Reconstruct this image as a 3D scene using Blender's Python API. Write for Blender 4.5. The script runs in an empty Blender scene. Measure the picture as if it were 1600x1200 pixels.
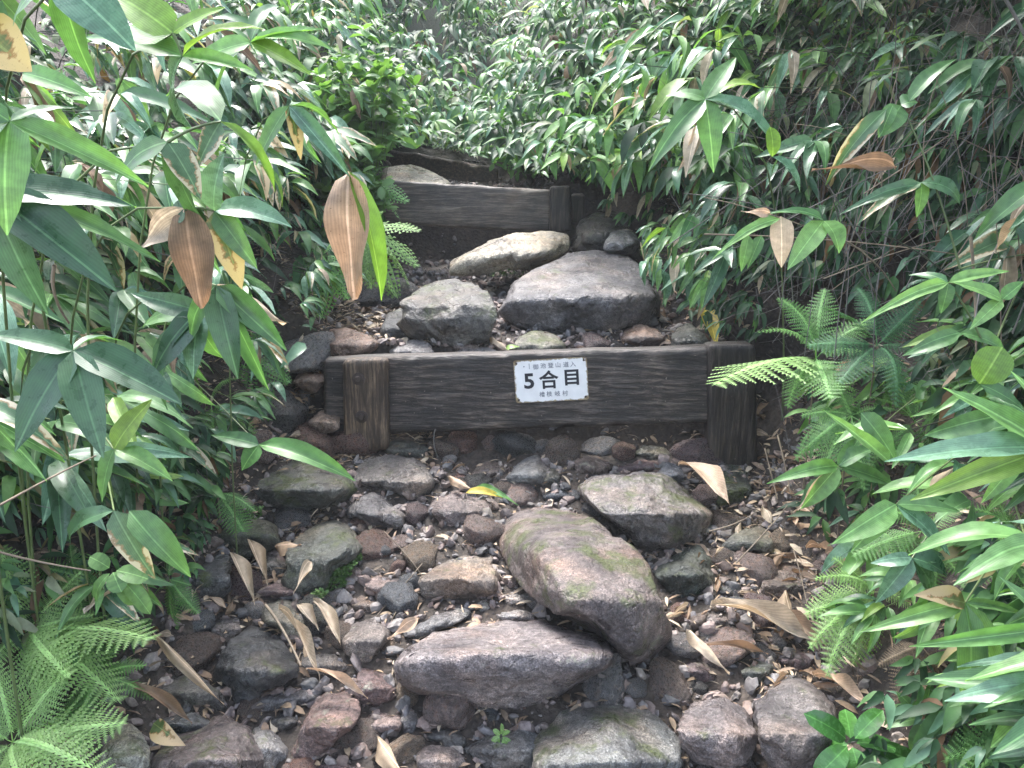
import bpy, bmesh, math, random
from mathutils import Vector, Matrix, noise, Quaternion
random.seed(7)
SC = bpy.context.scene
R = math.radians
# ------------------------------------------------------------------ camera
CAMZ = 1.5
PITCH = R(14.0)
F = 1209.0                      # focal length in photo pixels (photo 1600 x 1200)
cd = bpy.data.cameras.new('camera'); cam = bpy.data.objects.new('camera', cd)
SC.collection.objects.link(cam)
cam.location = (0, 0, CAMZ); cam.rotation_euler = (math.pi/2 - PITCH, 0, 0)
cd.sensor_width = 36; cd.lens = 36*F/1600; cd.clip_start = 0.05; cd.clip_end = 500
SC.camera = cam
# ------------------------------------------------------------------ world, sun, exposure
SUN_EL, SUN_AZ = R(62), R(-25)          # azimuth from +Y towards +X
W = bpy.data.worlds.new('World'); SC.world = W; W.use_nodes = True
wn = W.node_tree.nodes; wl = W.node_tree.links
bg = wn['Background']; sky = wn.new('ShaderNodeTexSky'); sky.sky_type = 'NISHITA'
sky.sun_disc = False; sky.sun_elevation = SUN_EL; sky.sun_rotation = SUN_AZ
sky.air_density = 1.0; sky.dust_density = 3.0; sky.ozone_density = 1.0
hs = wn.new('ShaderNodeHueSaturation'); hs.inputs['Saturation'].default_value = 0.68
wl.new(sky.outputs[0], hs.inputs['Color']); wl.new(hs.outputs[0], bg.inputs[0]); bg.inputs[1].default_value = 0.15
sd = bpy.data.lights.new('sun', 'SUN'); sd.energy = 1.3; sd.angle = R(20); sd.color = (1, 0.985, 0.97)
sun = bpy.data.objects.new('sun', sd); SC.collection.objects.link(sun)
sv = Vector((math.sin(SUN_AZ)*math.cos(SUN_EL), math.cos(SUN_AZ)*math.cos(SUN_EL), math.sin(SUN_EL)))
sun.rotation_euler = sv.to_track_quat('Z', 'Y').to_euler(); sun.location = (0, 0, 12)
SC.view_settings.view_transform = 'Standard'; SC.view_settings.look = 'None'
SC.view_settings.gamma = 1; SC.view_settings.use_curve_mapping = False
SC.view_settings.exposure = 2.62
HAZE = 0.0035
# ------------------------------------------------------------------ projection helpers
CAM = Vector((0, 0, CAMZ)); FW = Vector((0, math.cos(PITCH), -math.sin(PITCH)))
UP = Vector((0, math.sin(PITCH), math.cos(PITCH))); RT = Vector((1, 0, 0))
def ray(px, py): return FW + RT*((px-800)/F) + UP*((600-py)/F)
def P(px, py, Y): d = ray(px, py); return CAM + d*(Y/d.y)
def proj(p):
    v = p-CAM; z = v.dot(FW)
    if z < 0.02: return None
    return (800+F*v.x/z, 600-F*v.dot(UP)/z, z)
# ------------------------------------------------------------------ terrain
def lerp_tab(tab, y):
    if y <= tab[0][0]: return tab[0][1]
    for (a, b), (c, d) in zip(tab, tab[1:]):
        if y <= c: return b+(d-b)*(y-a)/(c-a)
    return tab[-1][1]
BASE = [(-60, -6), (-8, -2.2), (0, 0), (2.56, .70), (2.60, .985), (3.80, 1.13), (4.02, 1.17), (4.06, 1.50), (4.8, 1.56), (5.05, 1.72), (7, 2.45), (10, 4.1), (13, 5.2), (200, 7)]
XL = [(0, -.55), (1.3, -.74), (2.0, -.70), (2.4, -.64), (3.0, -.62), (3.7, -.60), (4.6, -.78), (5.2, -.7), (6, -.5), (8, 0)]
XR = [(0, .62), (1.3, .66), (2.0, .76), (2.4, .80), (3.0, .56), (3.7, .36), (4.6, .0), (5.2, -.15), (6, -.4), (8, 0)]
def bank(d, s):
    if d <= 0: return 0
    if d < .6: return s*d
    if d < 3: return s*.6+.55*(d-.6)
    return s*.6+1.32+.05*(d-3)
def gz(x, y):
    z = lerp_tab(BASE, y)
    wob = .06*noise.noise(Vector((y*1.5, 3, 0)))
    z += bank(lerp_tab(XL, y)+wob-x, 1.15) + bank(x-lerp_tab(XR, y)+wob, 1.25)
    z += .030*noise.noise(Vector((x*5, y*5, 0))) + .012*noise.noise(Vector((x*19, y*19, 4)))
    return z
def hit(px, py, far=40):
    d = ray(px, py).normalized(); t = .3; st = .03
    while t < far:
        p = CAM+d*t
        if p.z < gz(p.x, p.y): return p
        t += st*(1+t*.25)
    return CAM+d*far
def inpoly(x, y, poly):
    c = False; n = len(poly); j = n-1
    for i in range(n):
        xi, yi = poly[i]; xj, yj = poly[j]
        if (yi > y) != (yj > y) and x < (xj-xi)*(y-yi)/(yj-yi)+xi: c = not c
        j = i
    return c
CLEAR = [(235,1230),(215,1060),(290,950),(330,880),(360,760),(380,705),(440,650),(485,550),(525,462),(605,440),(640,400),(606,345),(600,232),(700,235),(780,262),(880,285),(930,296),(930,350),(1000,375),(1000,440),(1035,480),(1110,530),(1190,545),(1195,700),(1200,790),(1270,850),(1270,960),(1310,1060),(1325,1230)]
CLEAR2 = [(440,560),(540,470),(600,445),(560,560),(500,700),(420,700)]
# ------------------------------------------------------------------ materials
def mat(name):
    m = bpy.data.materials.new(name); m.use_nodes = True
    nt = m.node_tree; return m, nt, nt.nodes, nt.links, nt.nodes['Principled BSDF']
def N(nt, t, **kw):
    n = nt.nodes.new(t)
    for k, v in kw.items():
        if k in n.inputs.keys(): n.inputs[k].default_value = v
        else: setattr(n, k, v)
    return n
def noise_tex(nt, vec, scale, detail=4, rough=.55):
    n = N(nt, 'ShaderNodeTexNoise', Scale=scale, Detail=detail, Roughness=rough)
    if vec is not None: nt.links.new(vec, n.inputs['Vector'])
    return n.outputs['Fac']
def ramp(nt, fac, stops):
    r = nt.nodes.new('ShaderNodeValToRGB'); e = r.color_ramp.elements
    while len(e) < len(stops): e.new(.5)
    for el, (p, c) in zip(e, stops):
        el.position = p; el.color = (*c, 1) if hasattr(c, '__len__') else (c, c, c, 1)
    nt.links.new(fac, r.inputs[0]); return r.outputs[0]
def mix(nt, fac, a, b, mode='MIX'):
    m = nt.nodes.new('ShaderNodeMix'); m.data_type = 'RGBA'; m.blend_type = mode
    for s, v in ((0, fac), (6, a), (7, b)):
        if isinstance(v, (int, float)): m.inputs[s].default_value = v
        elif isinstance(v, tuple): m.inputs[s].default_value = (*v, 1) if len(v) == 3 else v
        else: nt.links.new(v, m.inputs[s])
    return m.outputs[2]
def math_(nt, op, a, b=0.0):
    m = nt.nodes.new('ShaderNodeMath'); m.operation = op
    for s, v in ((0, a), (1, b)):
        if isinstance(v, (int, float)): m.inputs[s].default_value = v
        else: nt.links.new(v, m.inputs[s])
    return m.outputs[0]
def bump(nt, h, strength, dist, prev=None):
    b = N(nt, 'ShaderNodeBump', Strength=strength, Distance=dist); nt.links.new(h, b.inputs['Height'])
    if prev is not None: nt.links.new(prev, b.inputs['Normal'])
    return b.outputs[0]
def objco(nt): return nt.nodes.new('ShaderNodeTexCoord').outputs['Object']
M = {}
def make_rock_mat():
    m, nt, n, l, b = mat('rock'); co = objco(nt)
    oi = n.new('ShaderNodeObjectInfo')
    vadd = n.new('ShaderNodeVectorMath'); vadd.operation = 'ADD'; l.new(co, vadd.inputs[0])
    sc_ = n.new('ShaderNodeVectorMath'); sc_.operation = 'SCALE'; sc_.inputs[0].default_value = (17, 31, 23)
    l.new(oi.outputs['Random'], sc_.inputs['Scale']); l.new(sc_.outputs[0], vadd.inputs[1]); co = vadd.outputs[0]
    big = noise_tex(nt, co, 9, 5, .6); fine = noise_tex(nt, co, 70, 6, .7); spk = noise_tex(nt, co, 320, 3, .6)
    base = mix(nt, 1.0, mix(nt, 1.0, oi.outputs['Color'], (.68, .66, .66), 'MULTIPLY'), ramp(nt, big, [(.3, (.45, .45, .48)), (.5, (1, 1, 1)), (.68, (1.7, 1.65, 1.55))]), 'MULTIPLY')
    base = mix(nt, 1.0, base, ramp(nt, fine, [(.3, .45), (.5, 1.0), (.7, 1.75)]), 'MULTIPLY')
    base = mix(nt, .8, base, ramp(nt, spk, [(.38, .45), (.5, 1.0), (.64, 1.9)]), 'MULTIPLY')
    warm = noise_tex(nt, co, 5, 3); base = mix(nt, ramp(nt, warm, [(.5, 0.0), (.68, .55)]), base, mix(nt, 1.0, base, (1.35, 1.02, .78), 'MULTIPLY'))
    geo0 = n.new('ShaderNodeNewGeometry'); sp0 = n.new('ShaderNodeSeparateXYZ'); l.new(geo0.outputs['Normal'], sp0.inputs[0])
    mud = math_(nt, 'ADD', sp0.outputs[2], math_(nt, 'MULTIPLY', noise_tex(nt, co, 18, 4), .35))
    mudc = n.new('ShaderNodeClamp'); l.new(math_(nt, 'MULTIPLY', oi.outputs['Alpha'], -9.0), mudc.inputs[0])
    base = mix(nt, math_(nt, 'MULTIPLY', mudc.outputs[0], ramp(nt, mud, [(.86, 0.0), (.98, .85)])), base, mix(nt, 1.0, (.20, .15, .105), ramp(nt, fine, [(.3, .7), (.7, 1.3)]), 'MULTIPLY'))
    # lichen crusts
    lich = math_(nt, 'MULTIPLY', ramp(nt, noise_tex(nt, co, 22, 6, .72), [(.60, 0.0), (.66, .75)]), ramp(nt, noise_tex(nt, co, 4, 2), [(.46, 0.0), (.6, 1.0)]))
    base = mix(nt, lich, base, (.34, .34, .27))
    # moss by amount in object alpha
    geo = n.new('ShaderNodeNewGeometry'); sp = n.new('ShaderNodeSeparateXYZ'); l.new(geo.outputs['Normal'], sp.inputs[0])
    mf = math_(nt, 'ADD', noise_tex(nt, co, 11, 6, .7), math_(nt, 'MULTIPLY', sp.outputs[2], .05))
    mf = math_(nt, 'ADD', mf, math_(nt, 'MULTIPLY', oi.outputs['Alpha'], .30))
    moss = ramp(nt, mf, [(.66, 0.0), (.78, .85)])
    base = mix(nt, moss, base, ramp(nt, noise_tex(nt, co, 180, 3), [(.35, (.025, .035, .01)), (.65, (.10, .125, .035))]))
    l.new(base, b.inputs['Base Color'])
    l.new(ramp(nt, noise_tex(nt, co, 14, 4), [(.38, .20), (.64, .50)]), b.inputs['Roughness'])
    b.inputs['Specular IOR Level'].default_value = .6
    cr = N(nt, 'ShaderNodeTexVoronoi', Scale=7.0); cr.feature = 'DISTANCE_TO_EDGE'
    cw = n.new('ShaderNodeVectorMath'); cw.operation = 'ADD'; l.new(co, cw.inputs[0]); nzc = N(nt, 'ShaderNodeTexNoise', Scale=14.0, Detail=4.0); l.new(co, nzc.inputs['Vector'])
    cs = n.new('ShaderNodeVectorMath'); cs.operation = 'SCALE'; cs.inputs['Scale'].default_value = .10; l.new(nzc.outputs['Color'], cs.inputs[0]); l.new(cs.outputs[0], cw.inputs[1]); l.new(cw.outputs[0], cr.inputs['Vector'])
    crk = math_(nt, 'MULTIPLY', ramp(nt, cr.outputs['Distance'], [(.0, 0.0), (.035, 1.0)]), 1.0)
    nb = bump(nt, noise_tex(nt, co, 12, 7, .7), .9, .035); nb = bump(nt, crk, .5, .006, nb); nb = bump(nt, noise_tex(nt, co, 34, 6, .7), .7, .012, nb); nb = bump(nt, fine, .5, .004, nb); nb = bump(nt, spk, .6, .0015, nb)
    l.new(nb, b.inputs['Normal']); return m
M['rock'] = make_rock_mat()
def make_gravel_mat(name, cols, rough=.6, scale=90):
    m, nt, n, l, b = mat(name); co = objco(nt); geo = n.new('ShaderNodeNewGeometry')
    c = ramp(nt, geo.outputs['Random Per Island'], [(i/(len(cols)-1), k) for i, k in enumerate(cols)])
    f = noise_tex(nt, co, scale, 4, .7); c = mix(nt, 1.0, c, ramp(nt, f, [(.3, .6), (.7, 1.5)]), 'MULTIPLY')
    l.new(c, b.inputs['Base Color']); b.inputs['Roughness'].default_value = rough
    l.new(bump(nt, f, .5, .003), b.inputs['Normal']); return m
M['gravel'] = make_gravel_mat('gravel', [(.08,.07,.065), (.15,.105,.085), (.18,.16,.15), (.07,.07,.072), (.21,.155,.135), (.12,.115,.12), (.26,.22,.19)])
M['litter'] = make_gravel_mat('leaf_litter', [(.20,.13,.08), (.34,.25,.16), (.12,.08,.05), (.46,.38,.28), (.26,.18,.12), (.16,.11,.08)], .75, 40)
def make_ground():
    m, nt, n, l, b = mat('soil'); co = objco(nt)
    a = noise_tex(nt, co, 6, 6, .65); f = noise_tex(nt, co, 60, 6, .7); v = N(nt, 'ShaderNodeTexVoronoi', Scale=70); l.new(co, v.inputs['Vector'])
    c = ramp(nt, a, [(.3, (.016, .012, .010)), (.5, (.036, .028, .022)), (.7, (.066, .050, .040))])
    sp = n.new('ShaderNodeSeparateXYZ'); l.new(co, sp.inputs[0])
    c = mix(nt, ramp(nt, math_(nt, 'MULTIPLY', math_(nt, 'ADD', sp.outputs[1], noise_tex(nt, co, 3, 3)), .1), [(.52, 0.0), (.62, .9)]), c, (.014, .026, .012))
    c = mix(nt, 1.0, c, ramp(nt, f, [(.3, .5), (.7, 1.7)]), 'MULTIPLY')
    c = mix(nt, ramp(nt, noise_tex(nt, co, 38, 4, .8), [(.6, 0.0), (.68, .6)]), c, (.15, .105, .07))
    l.new(c, b.inputs['Base Color']); b.inputs['Roughness'].default_value = .8
    nb = bump(nt, f, .8, .012); nb = bump(nt, v.outputs['Distance'], .5, .008, nb); l.new(nb, b.inputs['Normal']); return m
M['soil'] = make_ground()
def make_wood(name, c1, c2, axis, wear=.3):
    m, nt, n, l, b = mat(name); co = objco(nt)
    mp = n.new('ShaderNodeMapping'); mp.inputs['Scale'].default_value = (4, 60, 60) if axis == 'x' else (60, 60, 4); l.new(co, mp.inputs[0])
    g = noise_tex(nt, mp.outputs[0], 1.6, 6, .7); g2 = noise_tex(nt, mp.outputs[0], 5, 4, .7)
    c = ramp(nt, g, [(.3, tuple(x*.45 for x in c1)), (.48, c1), (.6, c2), (.75, tuple(x*1.5 for x in c2))])
    c = mix(nt, 1.0, c, ramp(nt, g2, [(.35, .65), (.65, 1.35)]), 'MULTIPLY')
    stain = noise_tex(nt, co, 7, 5, .6); c = mix(nt, 1.0, c, ramp(nt, stain, [(.35, (.55, .56, .6)), (.6, (1.1, 1.05, 1)), (.8, (1.5, 1.35, 1.15))]), 'MULTIPLY')
    fl = noise_tex(nt, co, 90, 3, .6); c = mix(nt, ramp(nt, fl, [(.68, 0.0), (.74, wear)]), c, (.26, .22, .18))
    l.new(c, b.inputs['Base Color']); l.new(ramp(nt, stain, [(.3, .30), (.7, .65)]), b.inputs['Roughness'])
    nb = bump(nt, g, 1.0, .006); nb = bump(nt, g2, .6, .003, nb); l.new(nb, b.inputs['Normal']); return m
M['beam'] = make_wood('wet_dark_timber', (.030, .025, .022), (.105, .088, .077), 'x', .9)
M['beam_far'] = make_wood('weathered_timber', (.075, .062, .052), (.14, .12, .10), 'x', .5)
M['beam_old'] = make_wood('old_brown_timber', (.05, .034, .024), (.10, .072, .05), 'x', .6)
M['post'] = make_wood('brown_post_wood', (.06, .042, .03), (.15, .11, .075), 'z', .3)
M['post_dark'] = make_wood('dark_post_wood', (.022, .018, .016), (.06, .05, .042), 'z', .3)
def simple(name, col, rough=.6, metal=0, nscale=60, amp=.35):
    m, nt, n, l, b = mat(name); co = objco(nt); f = noise_tex(nt, co, nscale, 5, .65)
    l.new(mix(nt, 1.0, col, ramp(nt, f, [(.3, 1-amp), (.7, 1+amp)]), 'MULTIPLY'), b.inputs['Base Color'])
    b.inputs['Roughness'].default_value = rough; b.inputs['Metallic'].default_value = metal
    l.new(bump(nt, f, .3, .002), b.inputs['Normal']); return m
M['bolt'] = simple('rusty_steel', (.07, .055, .05), .5, .7, 300)
M['ink'] = simple('black_paint', (.012, .014, .022), .5)
M['ink_grey'] = simple('worn_grey_paint', (.20, .21, .24), .6, 0, 500, .6)
def make_sign():
    m, nt, n, l, b = mat('enamel_sign_plate'); co = objco(nt)
    sp = n.new('ShaderNodeSeparateXYZ'); l.new(co, sp.inputs[0])
    dx = math_(nt, 'SUBTRACT', .1165, math_(nt, 'ABSOLUTE', sp.outputs[0])); dz = math_(nt, 'SUBTRACT', .0695, math_(nt, 'ABSOLUTE', sp.outputs[2]))
    d = math_(nt, 'MINIMUM', dx, dz); corner = math_(nt, 'ADD', dx, dz)
    nz = noise_tex(nt, co, 70, 6, .75)
    e1 = math_(nt, 'SUBTRACT', math_(nt, 'MULTIPLY', nz, .022), math_(nt, 'ADD', d, .006))
    e2 = math_(nt, 'SUBTRACT', math_(nt, 'MULTIPLY', nz, .068), math_(nt, 'ADD', corner, .012))
    e = math_(nt, 'MAXIMUM', e1, e2)
    f = math_(nt, 'MULTIPLY', e, 300)
    cl = n.new('ShaderNodeClamp'); l.new(f, cl.inputs[0])
    c = mix(nt, cl.outputs[0], ramp(nt, noise_tex(nt, co, 25, 4), [(.3, (.70, .70, .70)), (.7, (.80, .80, .80))]), ramp(nt, nz, [(.4, (.10, .055, .03)), (.6, (.32, .26, .15))]))
    l.new(c, b.inputs['Base Color']); b.inputs['Roughness'].default_value = .35
    l.new(bump(nt, cl.outputs[0], .3, .001), b.inputs['Normal']); return m
M['sign'] = make_sign()
def make_leaf(name, c1, c2, edge=None, edge_w=.0, tip=None, rough=.38, trans=.3, vein=.5, tcol=None, spots=0.0):
    """local x runs base->tip (0..1), local y across (-.5...5)"""
    m, nt, n, l, b = mat(name); co = objco(nt); sp = n.new('ShaderNodeSeparateXYZ'); l.new(co, sp.inputs[0])
    oi = n.new('ShaderNodeObjectInfo'); geo = n.new('ShaderNodeNewGeometry')
    rnd = math_(nt, 'FRACT', math_(nt, 'ADD', oi.outputs['Random'], geo.outputs['Random Per Island']))
    c = mix(nt, rnd, c1, c2)
    ay = math_(nt, 'ABSOLUTE', sp.outputs[1])
    # lengthwise veins and a pale midrib
    wn_ = noise_tex(nt, co, 6, 2); wv = math_(nt, 'SINE', math_(nt, 'ADD', math_(nt, 'MULTIPLY', sp.outputs[1], 105.0), math_(nt, 'MULTIPLY', wn_, 7.0)))
    c = mix(nt, 1.0, c, ramp(nt, math_(nt, 'MULTIPLY', math_(nt, 'ADD', wv, 1.0), .5), [(.0, 1-.22*vein), (1.0, 1+.16*vein)]), 'MULTIPLY')
    mid = math_(nt, 'LESS_THAN', ay, .022)
    c = mix(nt, math_(nt, 'MULTIPLY', mid, .55), c, tuple(min(1, x*1.9+.02) for x in c2))
    mp = n.new('ShaderNodeMapping'); mp.inputs['Scale'].default_value = (5, 1.4, 1); l.new(co, mp.inputs[0])
    of = n.new('ShaderNodeVectorMath'); of.operation = 'ADD'; l.new(mp.outputs[0], of.inputs[0]); 
    s3 = n.new('ShaderNodeVectorMath'); s3.operation = 'SCALE'; s3.inputs[0].default_value = (37, 51, 11); l.new(rnd, s3.inputs['Scale']); l.new(s3.outputs[0], of.inputs[1])
    nz = noise_tex(nt, of.outputs[0], 1.6, 5, .6)
    c = mix(nt, 1.0, c, ramp(nt, nz, [(.3, .72), (.7, 1.28)]), 'MULTIPLY')
    if edge is not None:
        ex = math_(nt, 'MULTIPLY', math_(nt, 'SUBTRACT', sp.outputs[0], .45), .55)   # browner towards the tip
        e = math_(nt, 'ADD', math_(nt, 'ADD', ay, ex), math_(nt, 'MULTIPLY', math_(nt, 'SUBTRACT', nz, .5), .7))
        thr = .5-edge_w
        c = mix(nt, ramp(nt, e, [(max(0, thr-.10), 0.0), (max(.001, thr-.04), 1.0)]), c, (edge[0]*.55, edge[1]*.42, edge[2]*.3))
        c = mix(nt, ramp(nt, e, [(max(0, thr-.03), 0.0), (thr+.02, 1.0)]), c, edge)
    if spots > 0:
        c = mix(nt, ramp(nt, noise_tex(nt, of.outputs[0], 9, 4, .7), [(.62, 0.0), (.7, spots)]), c, (.09, .05, .025))
    l.new(c, b.inputs['Base Color']); b.inputs['Roughness'].default_value = rough
    l.new(ramp(nt, nz, [(.35, rough-.08), (.65, rough+.15)]), b.inputs['Roughness'])
    nb = bump(nt, wv, .12*vein, .002); l.new(nb, b.inputs['Normal'])
    if trans > 0:
        tr = n.new('ShaderNodeBsdfTranslucent'); ms = n.new('ShaderNodeMixShader'); ms.inputs[0].default_value = trans
        l.new(mix(nt, 1.0, c, tcol or (1.5, 1.6, .7), 'MULTIPLY'), tr.inputs[0]); l.new(b.outputs[0], ms.inputs[1]); l.new(tr.outputs[0], ms.inputs[2])
        l.new(ms.outputs[0], n['Material Output'].inputs[0])
    return m
DRYC = (.42, .33, .24)
LM = {
 'dark':  make_leaf('dark_sasa_leaf', (0.029,0.080,0.042), (0.064,0.136,0.064), rough=.30, trans=.22),
 'mid':   make_leaf('green_sasa_leaf', (0.053,0.135,0.053), (0.105,0.210,0.075), rough=.36, trans=.3),
 'light': make_leaf('light_green_sasa_leaf', (0.101,0.230,0.068), (0.176,0.324,0.108), rough=.36, trans=.35),
 'lime':  make_leaf('young_lime_sasa_leaf', (.13,.25,.04), (.20,.31,.07), rough=.4, trans=.4, tcol=(1.3,1.35,.7)),
 'blue':  make_leaf('glossy_bluish_sasa_leaf', (0.080,0.176,0.112), (0.144,0.256,0.160), rough=.24, trans=.2),
 'edge':  make_leaf('pale_edged_sasa_leaf', (0.056,0.126,0.056), (0.098,0.168,0.084), edge=(.5,.44,.33), edge_w=.13, trans=.25),
 'half':  make_leaf('half_dry_sasa_leaf', (.07,.11,.04), (.12,.14,.05), edge=(.46,.34,.20), edge_w=.30, trans=.3, spots=.5),
 'dry':   make_leaf('dry_tan_sasa_leaf', (.32,.24,.16), (.50,.42,.32), rough=.62, trans=.3, vein=.6, tcol=(1.2,1.05,.85), spots=.5),
 'brown': make_leaf('dry_brown_sasa_leaf', (.15,.10,.065), (.26,.175,.11), rough=.65, trans=.25, vein=.6, tcol=(1.2,1.,.8), spots=.5),
 'orange':make_leaf('dry_orange_sasa_leaf', (.40,.27,.17), (.50,.38,.28), rough=.6, trans=.2, vein=.6, tcol=(1.2,1.,.8), spots=.8),
 'yellow':make_leaf('yellowing_sasa_leaf', (.42,.32,.05), (.55,.42,.08), rough=.5, trans=.4, spots=.4),
 'ever':  make_leaf('glossy_evergreen_leaf', (.04,.13,.03), (.07,.19,.04), rough=.2, trans=.15, vein=.0),
 'shrub': make_leaf('bright_shrub_leaf', (.09,.19,.06), (.15,.27,.09), rough=.45, trans=.35, vein=.2),
 'fern_b':make_leaf('bright_fern_leaf', (.17,.30,.09), (.25,.39,.15), rough=.55, trans=.4, vein=0.),
 'fern_m':make_leaf('green_fern_leaf', (0.088,0.213,0.062), (0.138,0.275,0.088), rough=.55, trans=.35, vein=0.),
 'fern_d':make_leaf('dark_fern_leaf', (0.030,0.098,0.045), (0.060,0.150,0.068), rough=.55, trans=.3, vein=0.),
 'fern_dead':make_leaf('dead_fern_leaf', (.10,.075,.05), (.16,.12,.08), rough=.7, trans=.2, vein=0.),
}
M['culm'] = simple('green_culm', (.10, .14, .05), .4, 0, 25)
M['culm_dark'] = simple('dark_culm', (.03, .035, .02), .45, 0, 25)
M['twig'] = simple('dead_twig', (.20, .155, .11), .7, 0, 30, .5)
M['twig_grey'] = simple('grey_dead_stem', (.12, .11, .10), .7, 0, 30, .5)
M['moss'] = make_gravel_mat('moss_sprigs', [(.04,.09,.02), (.09,.16,.04), (.06,.12,.03)], .7, 60)
# ------------------------------------------------------------------ object helpers
COL = SC.collection.objects
def tag(o, label=None, cat=None, group=None, kind=None):
    if label: o['label'] = label
    if cat: o['category'] = cat
    if group: o['group'] = group
    if kind: o['kind'] = kind
    return o
def mesh(name, verts, faces, m, smooth=True):
    me = bpy.data.meshes.new(name); me.from_pydata([tuple(v) for v in verts], [], faces)
    if smooth: me.polygons.foreach_set('use_smooth', [True]*len(me.polygons))
    if m is not None: me.materials.append(m)
    me.update(); return me
def add(name, me, parent=None, M4=None):
    o = bpy.data.objects.new(name, me); COL.link(o)
    if parent is not None:
        o.parent = parent
        if M4 is not None: M4 = Matrix.Translation(-parent.location) @ M4
    if M4 is not None: o.matrix_basis = M4
    return o
def thing(name, label, cat, loc, group=None):
    o = bpy.data.objects.new(name, None); o.empty_display_size = .05; COL.link(o); o.location = loc
    return tag(o, label, cat, group)
def rv(s=1.0): return Vector((random.uniform(-s, s), random.uniform(-s, s), random.uniform(-s, s)))
# ------------------------------------------------------------------ ground sheet
def build_ground():
    def axis(dense0, dense1, step, far0, far1):
        a = []; x = dense0; s = step
        while x > far0: s *= 1.25; x -= s; a.append(x)
        a = a[::-1]; x = dense0
        while x < dense1: a.append(x); x += step
        s = step
        while x < far1: a.append(x); s *= 1.25; x += s
        a.append(far1); return a
    xs = axis(-1.6, 1.7, .03, -150, 150); ys = axis(.6, 5.6, .03, -60, 200)
    V = [(x, y, gz(x, y)) for y in ys for x in xs]; nx = len(xs)
    Fc = [(j*nx+i, j*nx+i+1, (j+1)*nx+i+1, (j+1)*nx+i) for j in range(len(ys)-1) for i in range(nx-1)]
    o = add('ground', mesh('ground', V, Fc, M['soil'])); tag(o, kind='structure', label='brown trail soil rising in steps between steep green banks')
build_ground()
# ------------------------------------------------------------------ rocks
ICO = {}
def ico(n):
    if n not in ICO:
        bm = bmesh.new(); bmesh.ops.create_icosphere(bm, subdivisions=n, radius=1)
        ICO[n] = ([v.co.normalized() for v in bm.verts], [tuple(v.index for v in f.verts) for f in bm.faces]); bm.free()
    return ICO[n]
def facet(dirs, rng, k, lo, hi):
    pl = []
    for _ in range(k):
        d = Vector((rng.gauss(0, 1), rng.gauss(0, 1), rng.gauss(0, 1))).normalized(); pl.append((d, rng.uniform(lo, hi)))
    out = []
    for v in dirs:
        s = 1.0
        for d, h in pl:
            c = d.dot(v)
            if c > .01:
                q = h/c
                if q < s+.05:      # smooth minimum
                    t = max(0, min(1, .5+.5*(s-q)/.035)); s = s*(1-t)+q*t-.035*t*(1-t)
        out.append(v*max(s, .3))
    return out
def chaikin(p):
    o = []
    for i in range(len(p)):
        a, b = p[i], p[(i+1) % len(p)]
        o += [(a[0]*.88+b[0]*.12, a[1]*.88+b[1]*.12), (a[0]*.12+b[0]*.88, a[1]*.12+b[1]*.88)]
    return o
ROCKPOLY = []
NEAR = []
def short(label):
    for c in (',', ' with ', ' above', ' below', ' left of', ' right of', ' under', ' lying', ' behind', ' in the', ' beside', ' among', ' on ', ' at ', ' between', ' touching', ' leaning', ' lodged', ' tucked', ' just', ' directly', ' peeking', ' wedged', ' half', ' cut by', ' growing', ' running', ' near', ' from', ' into', ' over', ' crossing', ' along'):
        i = label.find(c)
        if i > 8: label = label[:i]
    return label
def near(x, y):
    a, b, n_ = min(NEAR, key=lambda q: (q[0]-x)**2+(q[1]-y)**2); dx, dy = x-a, y-b
    w = ('left of' if dx < 0 else 'right of') if abs(dx) > abs(dy) else ('above' if dy < 0 else 'below')
    return w+' the '+n_
SEED = [100]
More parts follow.
